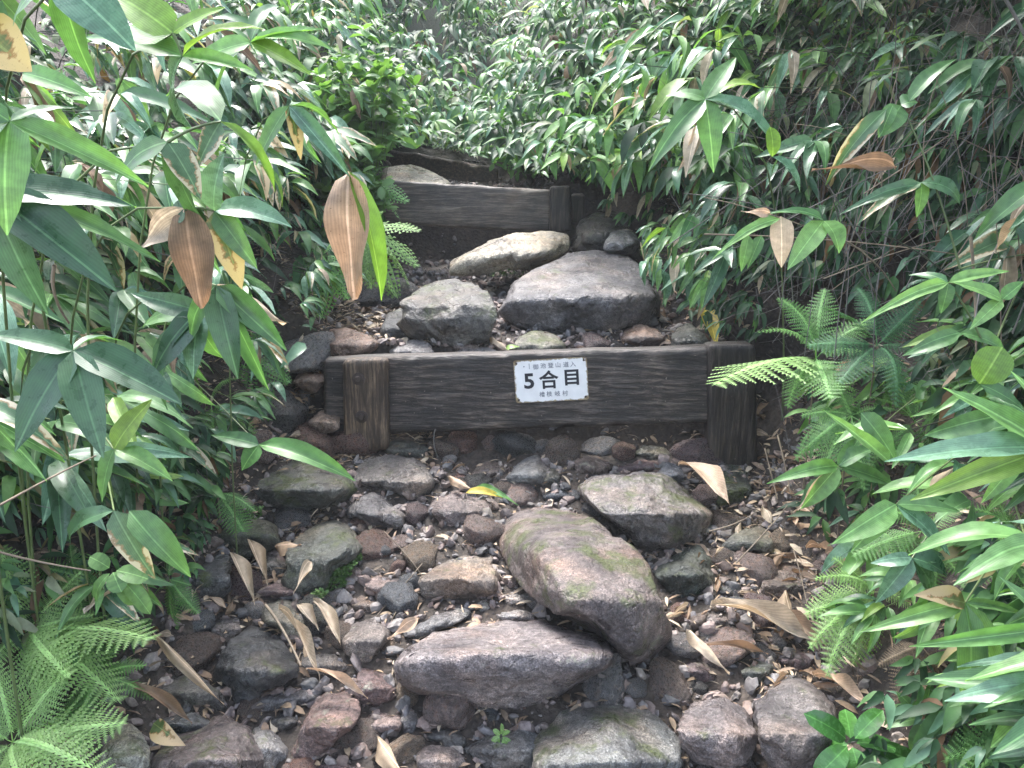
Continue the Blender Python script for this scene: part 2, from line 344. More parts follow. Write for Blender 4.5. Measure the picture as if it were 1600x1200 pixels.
def rock(label, poly, col, moss=.2, Y=None, ridge=.0, top=.9, D=1.0, name='rock', lift=0.0, rough=1.0, cuts=15, group=None, box=.15, under=.25):
    SEED[0] += 1; rng = random.Random(SEED[0]); ROCKPOLY.append(poly)
    NEAR.append((sum(p[0] for p in poly)/len(poly), sum(p[1] for p in poly)/len(poly), short(label)))
    poly = chaikin(poly)
    A = cx = cy = 0
    for i in range(len(poly)):
        x0, y0 = poly[i]; x1, y1 = poly[(i+1) % len(poly)]; c = x0*y1-x1*y0; A += c; cx += (x0+x1)*c; cy += (y0+y1)*c
    cx /= 3*A; cy /= 3*A; hpx = max(p[1] for p in poly)-min(p[1] for p in poly); wpx = max(p[0] for p in poly)-min(p[0] for p in poly)
    if Y is None: Y = hit(cx, min(1330, cy+.12*hpx)).y - lift
    C = P(cx, cy, Y); Zc = (C-CAM).dot(FW)
    size = math.sqrt(hpx*wpx)
    n = 5 if size > 95 else 4 if size > 38 else 3
    dirs, faces = ico(n); U = facet(dirs, rng, cuts, .58, .9)
    NB = 72
    def radial(th):
        dx, dy = math.cos(th), math.sin(th); best = 1
        for i in range(len(poly)):
            ax, ay = poly[i][0]-cx, poly[i][1]-cy; bx, by = poly[(i+1) % len(poly)][0]-cx, poly[(i+1) % len(poly)][1]-cy
            ex, ey = bx-ax, by-ay; det = dx*ey-dy*ex
            if abs(det) < 1e-9: continue
            t = (ax*ey-ay*ex)/det; s = (ax*dy-ay*dx)/det
            if t > 0 and -1e-6 <= s <= 1+1e-6: best = max(best, t)
        return best
    RR = [radial(2*math.pi*i/NB) for i in range(NB)]; SB = [.0]*NB
    for u in U:
        s = math.hypot(u.x, u.y); k = int((math.atan2(u.y, u.x) % (2*math.pi))/(2*math.pi)*NB+.5) % NB; SB[k] = max(SB[k], s)
    for i in range(NB):
        if SB[i] < .3: SB[i] = max(SB[i-1], .6)
    SB = [max(SB[i-1], SB[i], SB[(i+1) % NB])*.5+.25*(SB[i-1]+SB[(i+1) % NB]) for i in range(NB)]
    Dw = .5*size/F*Zc*D; hw = .5*hpx/F*Zc; sw = size/F*Zc
    V = []; so = Vector((rng.random()*50, rng.random()*50, 0))
    for u in U:
        q = (math.atan2(u.y, u.x) % (2*math.pi))/(2*math.pi)*NB; i = int(q) % NB; f = q-int(q); j = (i+1) % NB
        rr = RR[i]*(1-f)+RR[j]*f; sb = SB[i]*(1-f)+SB[j]*f
        px = cx+u.x/sb*rr; py = cy+u.y/sb*rr
        v = (cy-py)/(.5*hpx)
        dz = math.copysign(abs(u.z)**(1-box), u.z)*Dw + under*max(0., -v-.1)*hw*1.6 + top*max(0., v-ridge)*hw*1.8 + .25*hw*v
        d = ray(px, py); p = CAM+d*(Zc+dz); V.append(p-C)
    out = []
    for v in V:
        r = v.length or 1; q = v/sw
        nn = .05*noise.noise(q*2.2+so)+.03*noise.noise(q*6+so)+.02*noise.noise(q*14+so)-.05*abs(noise.noise(q*3.5+so*2))-.028*abs(noise.noise(q*9+so))+.012*noise.noise(q*34+so)+.02
        out.append(v+v/r*nn*sw*rough)
    o = add(name, mesh(name, out, faces, M['rock'])); o.location = C
    o.color = (*col, moss); tag(o, label, 'rock' if name != 'boulder' else 'boulder', group)
    return o
# base colours
GREY=(.17,.165,.165); DGREY=(.085,.088,.088); LG=(.27,.265,.26); BRN=(.17,.135,.115); PUR=(.16,.12,.12); GGR=(.12,.125,.105); TAN=(.27,.215,.16); PALE=(.38,.36,.30); RED=(.22,.14,.115); BLUE=(.15,.165,.18)
# behind the signed step
rock('blocky dark grey rock with flat mossy top, left of the pile above the signed timber', [(627,467),(657,447),(713,433),(750,450),(773,465),(778,487),(765,537),(717,549),(690,547),(637,528),(623,500)], (.135,.13,.12), .3, 2.68, ridge=.30, name='boulder', top=1.5, box=.55, D=.8, under=.5)
rock('widest grey boulder above the signed timber, smooth top and dark undercut face', [(778,478),(800,442),(850,415),(880,398),(935,390),(990,402),(1008,430),(1028,462),(1030,500),(1000,522),(915,538),(870,524),(820,515),(785,505)], (.17,.165,.17), .15, 2.82, ridge=.05, name='boulder', top=1.6, box=.5, D=.8, under=.6)
rock('pale yellowish lichened rock just under the middle timber step', [(700,432),(705,408),(760,378),(800,366),(850,360),(885,366),(895,385),(870,408),(830,420),(790,422),(740,432)], (.36,.33,.26), .12, 3.35, ridge=.0, name='boulder')
rock('small rounded olive grey stone peeking over the signed timber', [(800,548),(812,525),(835,514),(865,520),(885,540),(880,556),(820,560)], (.19,.18,.14), .35, 2.58)
rock('brown wedge stone behind the left end of the signed timber', [(495,535),(510,515),(545,510),(590,530),(592,548),(560,562),(505,560)], (.26,.18,.14), .0, 2.62)
rock('flat layered grey stone behind the signed timber near its left post', [(608,547),(640,530),(668,533),(682,555),(650,566),(610,562)], LG, .0, 2.56)
rock('low pale slab lying along the top of the signed timber', [(700,556),(720,543),(765,543),(795,556),(760,566),(710,566)], LG, .0, 2.56)
rock('dark stone wedged against the left flank of the blocky mossy rock', [(592,522),(606,490),(628,480),(645,505),(642,532),(604,538)], DGREY, .1, 2.75)
rock('light grey stone under the leaves right of the pale lichened rock', [(940,388),(955,362),(985,356),(1002,375),(992,397),(955,400)], LG, .1, 3.3)
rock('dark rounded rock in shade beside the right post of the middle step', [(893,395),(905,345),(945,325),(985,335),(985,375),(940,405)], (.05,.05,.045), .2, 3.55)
rock('greenish flat block beside the right post of the signed step', [(1048,548),(1052,515),(1077,503),(1104,525),(1110,550)], GGR, .2, 2.56)
rock('little rough boulder right of the wide grey boulder', [(968,535),(975,515),(1000,505),(1030,515),(1042,535),(1010,548)], BRN, .1, 2.62)
rock('long pale slab lying between the middle and the upper timber', [(590,290),(600,262),(640,257),(668,264),(692,277),(712,295),(650,310),(596,310)], (.36,.33,.27), .1, 4.1, ridge=-.4, name='boulder')
rock('tiny brown stone between the two grey boulders above the sign', [(700,540),(716,528),(742,532),(750,548),(720,556)], BRN, .1, 2.62)
# in front of the signed step
rock('broad dark grey boulder with mossy left end below the left post', [(365,748),(390,722),(430,708),(480,713),(540,735),(567,757),(560,778),(530,800),(500,812),(470,810),(420,808),(390,795),(372,775)], (.125,.13,.115), .42, ridge=-.1, name='boulder', lift=.05, under=.8)
rock('smooth brown grey rock directly below the left post', [(548,732),(575,715),(610,709),(650,717),(674,735),(678,757),(665,777),(640,787),(610,777),(580,764),(557,757)], (.19,.175,.16), .2, ridge=-.2, name='boulder', lift=.04)
rock('egg shaped grey rock lodged under the brown grey rock', [(538,800),(558,772),(588,765),(612,783),(634,800),(642,825),(622,840),(590,830),(555,815)], GREY, .1)
rock('dark greenish angular rock with a pale vein left of the gravel', [(440,910),(453,850),(480,825),(520,812),(546,825),(570,850),(560,867),(530,890),(510,922),(490,938),(455,938)], (.105,.115,.10), .3, lift=.03, name='boulder')
rock('largest brown boulder with green moss lying across the middle of the trail', [(775,835),(790,805),(830,792),(880,792),(920,805),(960,835),(1000,865),(1030,910),(1048,960),(1046,1005),(1030,1040),(1003,1056),(975,1042),(950,1010),(915,982),(880,968),(850,948),(820,928),(798,895),(780,865)], (.18,.152,.145), .46, ridge=-.25, name='boulder', lift=.14, D=.95, top=.8, rough=.7, cuts=9)
rock('rough purple grey boulder with white lichen patches below the right post', [(898,762),(925,742),(980,736),(1030,740),(1062,755),(1092,783),(1117,802),(1102,832),(1077,848),(1060,867),(1030,870),(1000,862),(975,838),(950,812),(918,792)], (.20,.185,.18), .36, ridge=-.1, name='boulder', lift=.10)
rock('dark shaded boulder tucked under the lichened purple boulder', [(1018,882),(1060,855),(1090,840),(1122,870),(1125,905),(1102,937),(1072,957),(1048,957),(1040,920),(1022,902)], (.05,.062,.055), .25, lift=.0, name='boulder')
rock('reddish flat stone just under the middle of the signed timber', [(886,720),(900,712),(935,712),(960,727),(945,744),(900,747)], BRN, .1)
rock('purple brown stone below the right half of the signed timber', [(938,738),(975,725),(1010,712),(1037,718),(1032,740),(992,745)], PUR, .05)
rock('long tan topped slab with broken grey face, bottom centre of the trail', [(612,1037),(640,1008),(700,985),(770,970),(850,966),(900,983),(945,993),(967,1012),(957,1047),(920,1062),(890,1087),(850,1107),(800,1112),(740,1098),(700,1090),(650,1087),(620,1072)], (.24,.215,.215), -.1, ridge=.22, name='boulder', lift=.13, D=.6, top=2.2, box=.6, cuts=13, under=.9)
rock('dark bluish black boulder left of the purple oblong rock', [(333,1047),(362,1000),(395,970),(430,984),(452,1015),(468,1052),(430,1078),(390,1102),(365,1114),(343,1087)], (.085,.09,.092), .12, name='boulder', lift=.05)
rock('smooth dark brown rock beside the bright ferns', [(218,1060),(258,1040),(310,1053),(347,1085),(360,1110),(330,1124),(290,1112),(238,1098)], (.115,.11,.10), .2, name='boulder', lift=.02)
rock('big purple mottled rock at the bottom left edge of the trail', [(238,1190),(262,1150),(310,1128),(347,1116),(392,1140),(412,1182),(402,1232),(300,1245),(232,1235)], (.15,.125,.12), .34, name='boulder', lift=.05)
rock('light grey wet stone beside the big purple mottled rock', [(385,1128),(412,1123),(442,1150),(455,1187),(430,1218),(398,1205)], LG, .1)
rock('purple brown oblong rock leaning up to the right', [(452,1182),(470,1140),(485,1105),(510,1080),(542,1080),(564,1100),(557,1132),(522,1167),(482,1199),(458,1199)], (.19,.14,.13), .05, name='boulder', lift=.05)
rock('long low grey stone left of the purple oblong rock', [(396,1102),(420,1083),(480,1071),(508,1070),(497,1092),(450,1108),(405,1121)], GREY, .1)
rock('round purple stone touching the left end of the tan slab', [(553,1077),(560,1050),(585,1033),(613,1045),(622,1080),(617,1107),(585,1115),(558,1097)], PUR, .05, lift=.02)
rock('pinkish pentagonal stone under the round purple stone', [(570,1115),(600,1109),(630,1115),(627,1142),(600,1163),(578,1152)], (.27,.21,.19), 0)
rock('narrow upright grey stone right of the pinkish stone', [(625,1100),(645,1093),(658,1130),(647,1158),(627,1157)], GREY, 0)
rock('small dark oval stone between the mottled and the oblong rock', [(418,1120),(445,1107),(468,1125),(462,1147),(430,1147)], DGREY, .1)
rock('tilted grey slab under the twig, right of the dark bluish boulder', [(468,1022),(500,1008),(548,1040),(542,1068),(500,1063),(472,1048)], (.2,.19,.175), .05)
rock('brown and white veined stone above the round purple stone', [(533,1002),(545,975),(590,963),(614,985),(607,1012),(575,1047),(552,1037)], (.22,.19,.17), 0)
rock('beige green mottled stone behind the dark bluish boulder', [(403,967),(415,940),(450,933),(478,960),(480,1000),(460,1018),(430,988)], (.24,.235,.19), .2)
rock('brown rounded stone in the gravel left of the main boulder', [(528,937),(558,917),(592,930),(604,955),(580,972),(545,967)], (.21,.17,.14), .05)
rock('pinkish oval pebble stone above the brown rounded stone', [(565,905),(590,892),(622,910),(630,932),(605,944),(578,927)], (.25,.19,.17), .0)
rock('large flat speckled rock left of the main mossy boulder', [(653,907),(688,875),(740,855),(777,860),(788,900),(782,937),(740,942),(700,952),(663,938)], (.23,.20,.17), .12, name='boulder')
rock('gravelly purple flat rock above the large speckled rock', [(660,800),(670,775),(710,760),(747,773),(782,790),(772,817),(730,837),(688,832)], (.20,.165,.155), .05)
rock('small slate grey stone among pink pebbles', [(670,852),(690,838),(712,843),(710,865),(685,870)], BLUE, 0)
rock('round beige pebble left of the slate grey stone', [(640,832),(660,819),(682,830),(677,850),(652,852)], (.27,.22,.19), 0)
rock('long bluish slab running up behind the tan slab', [(618,1014),(638,985),(690,956),(727,943),(738,962),(700,982),(650,1010)], (.19,.195,.2), .05)
rock('squared pale grey block above the tan slab', [(725,937),(765,926),(778,965),(745,975)], LG, 0)
rock('small pale stone in the nook left of the main boulder', [(778,927),(810,918),(824,945),(790,955)], LG, .1)
rock('flat grey stone lying on the back edge of the tan slab', [(778,958),(825,952),(840,970),(790,975)], LG, 0)
rock('sharp blue grey stone in the row under the sign', [(788,747),(812,722),(838,708),(862,730),(852,762),(820,770),(795,762)], (.17,.18,.185), .05)
rock('dark blade shaped stone right of the sharp blue grey stone', [(843,767),(850,735),(862,720),(880,735),(874,764)], GGR, .1)
rock('small dark blue wedge touching the top of the main boulder', [(846,777),(870,759),(893,765),(888,783),(860,788)], BLUE, 0)
rock('reddish cracked stone left of the fallen yellow leaf', [(686,750),(688,728),(716,726),(738,745),(730,762),(705,765)], RED, .05)
rock('brown stone in the shade under the signed timber, near the centre', [(735,742),(750,722),(778,720),(795,735),(780,752),(750,755)], (.16,.13,.11), .1)
rock('smooth pale blue pebble on top of the lichened purple boulder', [(1023,742),(1043,721),(1064,728),(1071,750),(1045,760)], (.24,.25,.26), .05, lift=.07)
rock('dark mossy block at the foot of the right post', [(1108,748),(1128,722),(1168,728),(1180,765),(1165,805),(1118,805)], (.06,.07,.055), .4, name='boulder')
rock('dark grey stone half buried in dead leaves at the right edge', [(1127,852),(1148,830),(1185,820),(1208,835),(1210,860),(1170,868),(1133,865)], GGR, .15)
rock('brown earthy boulder on the right edge under the fern', [(1188,932),(1198,880),(1240,860),(1278,878),(1290,930),(1272,964),(1215,955)], (.15,.12,.10), .1, name='boulder')
rock('small black stone between the shaded boulder and the leaf litter', [(1110,938),(1122,905),(1147,903),(1153,937),(1135,950)], DGREY, .1)
rock('wet blue grey rock with moss streak, bottom centre right', [(835,1160),(868,1112),(900,1100),(950,1098),(987,1090),(1022,1100),(1057,1150),(1072,1200),(1062,1245),(900,1250),(845,1215)], (.19,.20,.195), .34, name='boulder', lift=.05, ridge=-.2)
rock('round purple grey boulder at the bottom, second from the right', [(1056,1130),(1078,1098),(1130,1090),(1172,1110),(1184,1150),(1172,1197),(1130,1204),(1083,1194),(1066,1165)], (.20,.18,.18), .05, name='boulder', lift=.05)
rock('large dark boulder with a blue grey streak, bottom right of the trail', [(1176,1100),(1193,1066),(1230,1048),(1272,1060),(1312,1090),(1318,1140),(1294,1225),(1260,1250),(1210,1250),(1188,1170)], (.15,.14,.14), .1, name='boulder', lift=.05)
rock('purple wedge stone right of the main boulder foot', [(1063,1047),(1075,1010),(1102,1033),(1128,1057),(1102,1078),(1070,1070)], PUR, 0)
rock('blocky grey stone under the curled tan leaves', [(1103,957),(1140,948),(1150,970),(1132,993),(1104,983)], GREY, .1)
rock('little brown stone between the main boulder and the blocky grey stone', [(1077,960),(1104,955),(1102,987),(1080,990)], BRN, .1)
rock('dark mossy wedge above the blue streaked boulder', [(1158,1047),(1190,1027),(1218,1033),(1204,1057),(1185,1078),(1163,1067)], (.10,.11,.095), .3)
rock('flat purple stone above the blue streaked boulder', [(1198,1022),(1245,1008),(1274,1030),(1257,1053),(1213,1047)], PUR, .05)
rock('cream coloured stone in the notch above the round purple boulder', [(1128,1066),(1153,1050),(1174,1064),(1162,1082),(1136,1082)], (.40,.36,.24), .0)
rock('pebble just under the cream coloured stone', [(1130,1092),(1155,1080),(1178,1085),(1174,1107),(1140,1108)], BRN, .05)
rock('rounded brown pebble left of the cream coloured stone', [(1102,1087),(1115,1072),(1132,1078),(1130,1096),(1110,1100)], BRN, .05)
rock('smooth pinkish grey stone at the bottom edge, under the tan slab', [(648,1182),(663,1161),(700,1164),(728,1187),(722,1214),(663,1220)], (.27,.235,.22), 0)
rock('shaded dark stone in the hollow under the tan slab', [(653,1152),(690,1131),(720,1138),(735,1167),(690,1170)], DGREY, .1)
rock('pale round stone cut by the bottom edge, centre', [(728,1202),(760,1184),(800,1195),(803,1225),(740,1228)], LG, 0)
rock('purple flat rock cut by the bottom edge, left of centre', [(475,1197),(530,1184),(592,1190),(605,1225),(500,1235)], PUR, 0)
rock('white lichen crusted stone beside the bottom left ferns', [(148,1205),(158,1140),(190,1118),(228,1150),(238,1225),(158,1235)], (.52,.52,.44), .2, name='boulder', lift=.03)
rock('black lichened rock behind the upright dry leaves on the left', [(283,932),(288,870),(330,848),(362,870),(362,920),(342,942),(298,948)], (.11,.115,.115), .2, name='boulder', lift=.02)
rock('grey split stone above the dark bluish boulder', [(328,977),(343,955),(377,960),(376,992),(350,1016),(330,1002)], (.16,.16,.165), .1)
rock('plum coloured flat stone among dry leaves on the left', [(393,925),(430,905),(458,912),(470,932),(430,945)], PUR, .0)
rock('wet blue rock in the hollow under the tan slab, behind the green sprig', [(715,1170),(752,1145),(830,1118),(865,1150),(852,1205),(762,1215)], (.14,.155,.165), .15, name='boulder')
rock('pale greenish stone in shadow under the left part of the signed timber', [(598,702),(605,690),(640,687),(672,700),(667,717),(612,714)], GGR, .2)
rock('small grey stone in the brown litter left of the left post', [(347,670),(375,654),(395,670),(382,688),(355,684)], LG, 0)
rock('wet dark stone with a yellow leaf on it, bottom left', [(234,1128),(270,1106),(322,1118),(340,1135),(290,1153),(248,1153)], (.11,.12,.125), .1)
rock('grey brown stone left of the angular dark rock', [(395,905),(405,860),(430,845),(450,862),(445,905),(420,920)], (.2,.19,.17), .15)
rock('shaded mossy stone under the broad dark boulder', [(320,850),(335,800),(380,800),(430,815),(440,850),(400,870),(350,872)], (.08,.09,.07), .4)
rock('brown stone in the dark gap left of the signed timber end', [(455,600),(470,578),(500,575),(508,600),(490,618)], (.17,.12,.09), 0, 2.5)
rock('tan pebble stone beside the left post foot', [(480,660),(500,640),(530,645),(532,670),(505,680)], (.24,.18,.14), 0, 2.42)
rock('green stone in the shadow under the right part of the signed timber', [(985,712),(1005,695),(1040,698),(1050,714),(1020,722)], GGR, .25, 2.42)
# ------------------------------------------------------------------ filler stones
UNIT = []
for k in range(9):
    rng = random.Random(50+k); dirs, faces = ico(3 if k < 6 else 2); U = facet(dirs, rng, 9, .62, .92)
    so = Vector((k*7, 3, 1)); U = [u*(1+.10*noise.noise(u*2+so)+.05*noise.noise(u*6+so)) for u in U]
    UNIT.append((U, faces))
UNITM = [mesh('stone_shape', u, f, M['rock']) for u, f in UNIT]
ZONES = [  # polygon, number, size px range, phrase
 ([(560,850),(690,860),(790,960),(610,1010),(540,1000),(470,930)], 44, (13, 30), 'in the gravel patch left of the main boulder'),
 ([(560,780),(780,740),(790,800),(640,870),(560,870)], 30, (12, 26), 'in the gravel under the middle of the signed timber'),
 ([(680,700),(1080,700),(1080,735),(900,740),(700,745)], 30, (12, 30), 'in the stone row along the foot of the signed timber'),
 ([(1060,850),(1300,860),(1310,1060),(1060,1090)], 34, (14, 34), 'among dead leaves on the right of the trail'),
 ([(300,930),(480,900),(520,1080),(340,1100)], 26, (14, 32), 'among the dark rocks on the left of the trail'),
 ([(400,1090),(760,1090),(860,1210),(400,1210)], 26, (14, 34), 'between the bottom left rocks'),
 ([(860,1060),(1240,1040),(1200,1210),(1000,1210)], 20, (14, 28), 'between the bottom right rocks'),
 ([(420,570),(530,560),(535,700),(400,690)], 24, (12, 24), 'in the brown litter left of the signed step'),
 ([(500,480),(640,450),(640,545),(520,560)], 18, (10, 22), 'on the bare soil above the signed step'),
 ([(880,520),(1100,510),(1110,550),(900,550)], 20, (10, 26), 'on the ledge above the signed timber'),
]
STC = [('grey', GREY), ('dark grey', DGREY), ('brown', BRN), ('purple brown', PUR), ('pale', LG), ('tan', TAN), ('reddish', RED), ('bluish', BLUE), ('pinkish', (.27,.21,.19))]
BIG = {'little': (0, 22), 'fist sized': (22, 99)}
rng = random.Random(3)
def put_stone(p, r, cname, c, phrase, px):
    o = add('stone', rng.choice(UNITM[:6] if px > 18 else UNITM))
    o.location = p+Vector((0, 0, r*.25)); o.rotation_euler = (rng.uniform(-.5, .5), rng.uniform(-.5, .5), rng.uniform(0, 6.28))
    o.scale = (r*rng.uniform(.9, 1.35), r*rng.uniform(.75, 1.1), r*rng.uniform(.55, .9)); k = rng.uniform(.75, 1.25)
    o.color = (c[0]*k, c[1]*k, c[2]*k, rng.uniform(-.1, .25))
    q = proj(p); tag(o, ('little' if px < 22 else 'egg sized')+' '+cname+' stone '+near(q[0], q[1]), 'stone', 'loose stones '+phrase)
TRAIL = [(250,1215),(300,980),(380,830),(400,700),(470,560),(610,450),(700,540),(1100,540),(1100,700),(1130,800),(1290,880),(1320,1215)]
UNITH = []
for k in range(10):
    r2 = random.Random(350+k); dirs, faces = ico(4); U = facet(dirs, r2, 13, .58, .88); so = Vector((k*5, 2, 1))
    UNITH.append(mesh('stone_shape', [u*(1+.10*noise.noise(u*2+so)+.05*noise.noise(u*6+so)-.06*abs(noise.noise(u*4+so))+.02*noise.noise(u*15+so)) for u in U], faces, M['rock']))
def zone_of(x, y):
    if y < 560: return 'on the soil above the signed step'
    if x < 500 and y < 700: return 'at the left end of the signed step'
    if y < 780: return 'in the row at the foot of the signed timber'
    if y > 1080: return 'at the bottom of the trail, '+('left' if x < 640 else 'right' if x > 1000 else 'under the tan slab')
    if x > 1040: return 'between the main boulder and the right hand fern'
    return 'between the dark left rocks' if x < 520 else 'in the gravel left of the main boulder'
PACK = []
for px, tries in ((80, 500), (64, 900), (50, 1500), (40, 2500), (32, 3000), (25, 2000)):
    for _ in range(tries):
        if len(PACK) > 245: break
        x, y = rng.uniform(240, 1320), rng.uniform(455, 1215); rr = px*.5
        if not inpoly(x, y, TRAIL) or (500 < x < 1190 and 545 < y < 700): continue
        if any((x-a)**2+(y-b)**2 < (.76*(rr+c))**2 for a, b, c in PACK): continue
        if any(inpoly(x+rr*.45*math.cos(t), y+rr*.38*math.sin(t), q) for t in (0, .8, 1.6, 2.4, 3.1, 3.9, 4.7, 5.5) for q in ROCKPOLY): continue
        g = hit(x, y)
        if g.y > 3.7 or (x > 1060 and rng.random() < .25): continue
        PACK.append((x, y, rr)); cn, c = rng.choice(STC); r_ = rr*g.y/F*1.42
        o = add('stone', rng.choice(UNITH)); o.location = g+Vector((0, 0, r_*.22)); o.rotation_euler = (rng.uniform(-.4, .4), rng.uniform(-.4, .4), rng.uniform(0, 6.28))
        o.scale = (r_*rng.uniform(.95, 1.35), r_*rng.uniform(.8, 1.1), r_*rng.uniform(.6, .9)); k = rng.uniform(.8, 1.2); o.color = (c[0]*k, c[1]*k, c[2]*k, rng.uniform(-.1, .3))
        ph = zone_of(x, y); tag(o, ('large' if px > 45 else 'medium' if px > 30 else 'small')+' angular '+cn+' stone '+near(x, y), 'stone', 'angular stones '+ph)
for poly, num, (a, b), ph in ZONES:
    num = num//4
    xs = [q[0] for q in poly]; ys = [q[1] for q in poly]; k = tries = 0
    while k < num and tries < 2000:
        tries += 1; x = rng.uniform(min(xs), max(xs)); y = rng.uniform(min(ys), max(ys))
        if not inpoly(x, y, poly): continue
        if tries < 1600 and any(inpoly(x, y, q) for q in ROCKPOLY): continue
        g = hit(x, y); px = rng.uniform(a, b); cn, c = rng.choice(STC)
        put_stone(g, .5*px*g.y/F*1.15, cn, c, ph, px); k += 1
# gravel: uncountable
def joined(name, items, m, label, smooth=True):
    V, Fc = [], []
    for verts, faces in items:
        o = len(V); V += verts; Fc += [tuple(i+o for i in f) for f in faces]
    ob = add(name, mesh(name, V, Fc, m, smooth)); tag(ob, label, kind='stuff'); return ob
GU = []
for k in range(10):
    r2 = random.Random(900+k); dirs, faces = ico(2 if k < 8 else 1); sv_ = Vector((1, r2.uniform(.6, 1), r2.uniform(.5, .85))); GU.append(([Vector((u.x*sv_.x, u.y*sv_.y, u.z*sv_.z))*(1+.35*noise.noise(u*1.6+Vector((k*9, 0, 0)))) for u in facet(dirs, r2, 8, .45, .8)], faces))
items = []
for _ in range(14000):
    x = rng.uniform(-.95, 1.0); y = rng.uniform(1.05, 3.75) if rng.random() < .85 else rng.uniform(3.8, 5)
    if not (lerp_tab(XL, y)-.12 < x < lerp_tab(XR, y)+.10): continue
    if 2.36 < y < 2.55: continue
    r_ = rng.choice((.003, .004, .005, .006, .008, .011, .014, .018, .024)); u, f = rng.choice(GU)
    q = Quaternion(Vector((rng.gauss(0, 1), rng.gauss(0, 1), rng.gauss(0, 1))).normalized(), rng.uniform(0, 6)); c = Vector((x, y, gz(x, y)+r_*.3)); s = Vector((rng.uniform(.8, 1.3), 1, rng.uniform(.6, .9)))*r_
    items.append(([c+q @ Vector((v.x*s.x, v.y*s.y, v.z*s.z)) for v in u], f))
joined('gravel', items, M['gravel'], 'loose gravel and grit filling the gaps between the trail rocks', False)
# ------------------------------------------------------------------ timber steps
def timber(name, tl, tr, br, bl, th, m, parent, nx=60, ny=12, nz=6, amp=.004, seed=1):
    """front face corners (world), extruded backwards by th"""
    bm = bmesh.new(); idx = {}
    def v(i, j, k):
        key = (i, j, k)
        if key not in idx:
            a, b, c = i/nx, j/ny, k/nz
            p = bl.lerp(br, a).lerp(tl.lerp(tr, a), b)+Vector((0, th*c, 0))
            edge = (i in (0, nx))+(j in (0, ny))+(k in (0, nz))
            cen = (tl+tr+br+bl)/4+Vector((0, th/2, 0))
            if edge >= 2:
                if j in (0, ny): p.z += (-1 if j == ny else 1)*(.004*(1+noise.noise(p*30))+.016*max(0, noise.noise(p*14+Vector((seed, 1, 1)))-.12)+.006*max(0, noise.noise(p*60)))
                if k in (0, nz): p.y += (-1 if k == nz else 1)*.004
                if i in (0, nx): p.x += (-1 if i == nx else 1)*.005
            n_ = noise.noise(p*9+Vector((seed, 0, 0)))+.5*noise.noise(Vector((p.x*8, p.y*40, p.z*60))+Vector((seed, 5, 0)))
            n2 = noise.noise(p*9+Vector((seed, 9, 0)))
            p += Vector((0, n_*amp, n2*amp))
            idx[key] = bm.verts.new(p)
        return idx[key]
    def quad(*k): bm.faces.new([v(*q) for q in k])
    for i in range(nx):
        for j in range(ny):
            quad((i, j, 0), (i+1, j, 0), (i+1, j+1, 0), (i, j+1, 0)); quad((i, j, nz), (i, j+1, nz), (i+1, j+1, nz), (i+1, j, nz))
        for k in range(nz):
            quad((i, ny, k), (i+1, ny, k), (i+1, ny, k+1), (i, ny, k+1)); quad((i, 0, k), (i, 0, k+1), (i+1, 0, k+1), (i+1, 0, k))
    for j in range(ny):
        for k in range(nz):
            quad((0, j, k), (0, j+1, k), (0, j+1, k+1), (0, j, k+1)); quad((nx, j, k), (nx, j, k+1), (nx, j+1, k+1), (nx, j+1, k))
    c = (tl+tr+br+bl)/4
    for q in bm.verts: q.co -= c
    bmesh.ops.recalc_face_normals(bm, faces=bm.faces)
    me = bpy.data.meshes.new(name); bm.to_mesh(me); bm.free(); me.polygons.foreach_set('use_smooth', [True]*len(me.polygons)); me.materials.append(m)
    o = add(name, me, parent, Matrix.Translation(c)); return o
def bolt(parent, p, r=.011, loc=None):
    V, Fc = [], []
    rings = [(r*1.9, 0), (r*1.9, -.003), (r*1.05, -.0035), (r, -.010), (r*.8, -.012)]
    for rr, yy in rings:
        for k in range(10): a = k*math.pi/5; V.append((rr*math.cos(a), yy, rr*math.sin(a)))
    for i in range(len(rings)-1):
        for k in range(10): Fc.append((i*10+k, i*10+(k+1) % 10, (i+1)*10+(k+1) % 10, (i+1)*10+k))
    Fc.append(tuple(40+k for k in range(10)))
    o = bpy.data.objects.new('bolt', mesh('bolt', V, Fc, M['bolt'], False)); COL.link(o); o.parent = parent
    o.matrix_basis = parent.matrix_basis.inverted() @ Matrix.Translation(p-parent.parent.location); return o
st1 = thing('timber_step', 'nearest dark wet timber step, the one that carries the white sign', 'trail step', P(850, 690, 2.42), 'timber steps across the trail')
ya, yb = 2.45, 2.345
timber('beam', P(505, 561, ya), P(1110, 543, yb), P(1110, 662, yb), P(505, 681, ya), .06, M['beam'], st1, 150, 22, 6)
pl_ = timber('post', P(534, 562, 2.39), P(605, 560, 2.385), P(607, 706, 2.385), P(537, 710, 2.39), .045, M['post'], st1, 10, 22, 4, .003, 4)
bolt(pl_, P(560, 592, 2.384)); bolt(pl_, P(565, 651, 2.384))
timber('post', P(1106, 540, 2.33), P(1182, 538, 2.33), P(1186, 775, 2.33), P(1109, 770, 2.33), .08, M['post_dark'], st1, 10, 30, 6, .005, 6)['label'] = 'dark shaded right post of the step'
st2 = thing('timber_step', 'middle grey timber step with a dark hollow beneath its left half', 'trail step', P(760, 370, 3.72), 'timber steps across the trail')
timber('beam', P(585, 281, 3.72), P(862, 297, 3.70), P(862, 364, 3.70), P(585, 350, 3.72), .09, M['beam_far'], st2, 60, 10, 5, .006, 11)
timber('post', P(859, 291, 3.66), P(893, 290, 3.66), P(893, 362, 3.66), P(859, 366, 3.66), .06, M['post_dark'], st2, 6, 12, 4, .004, 14)
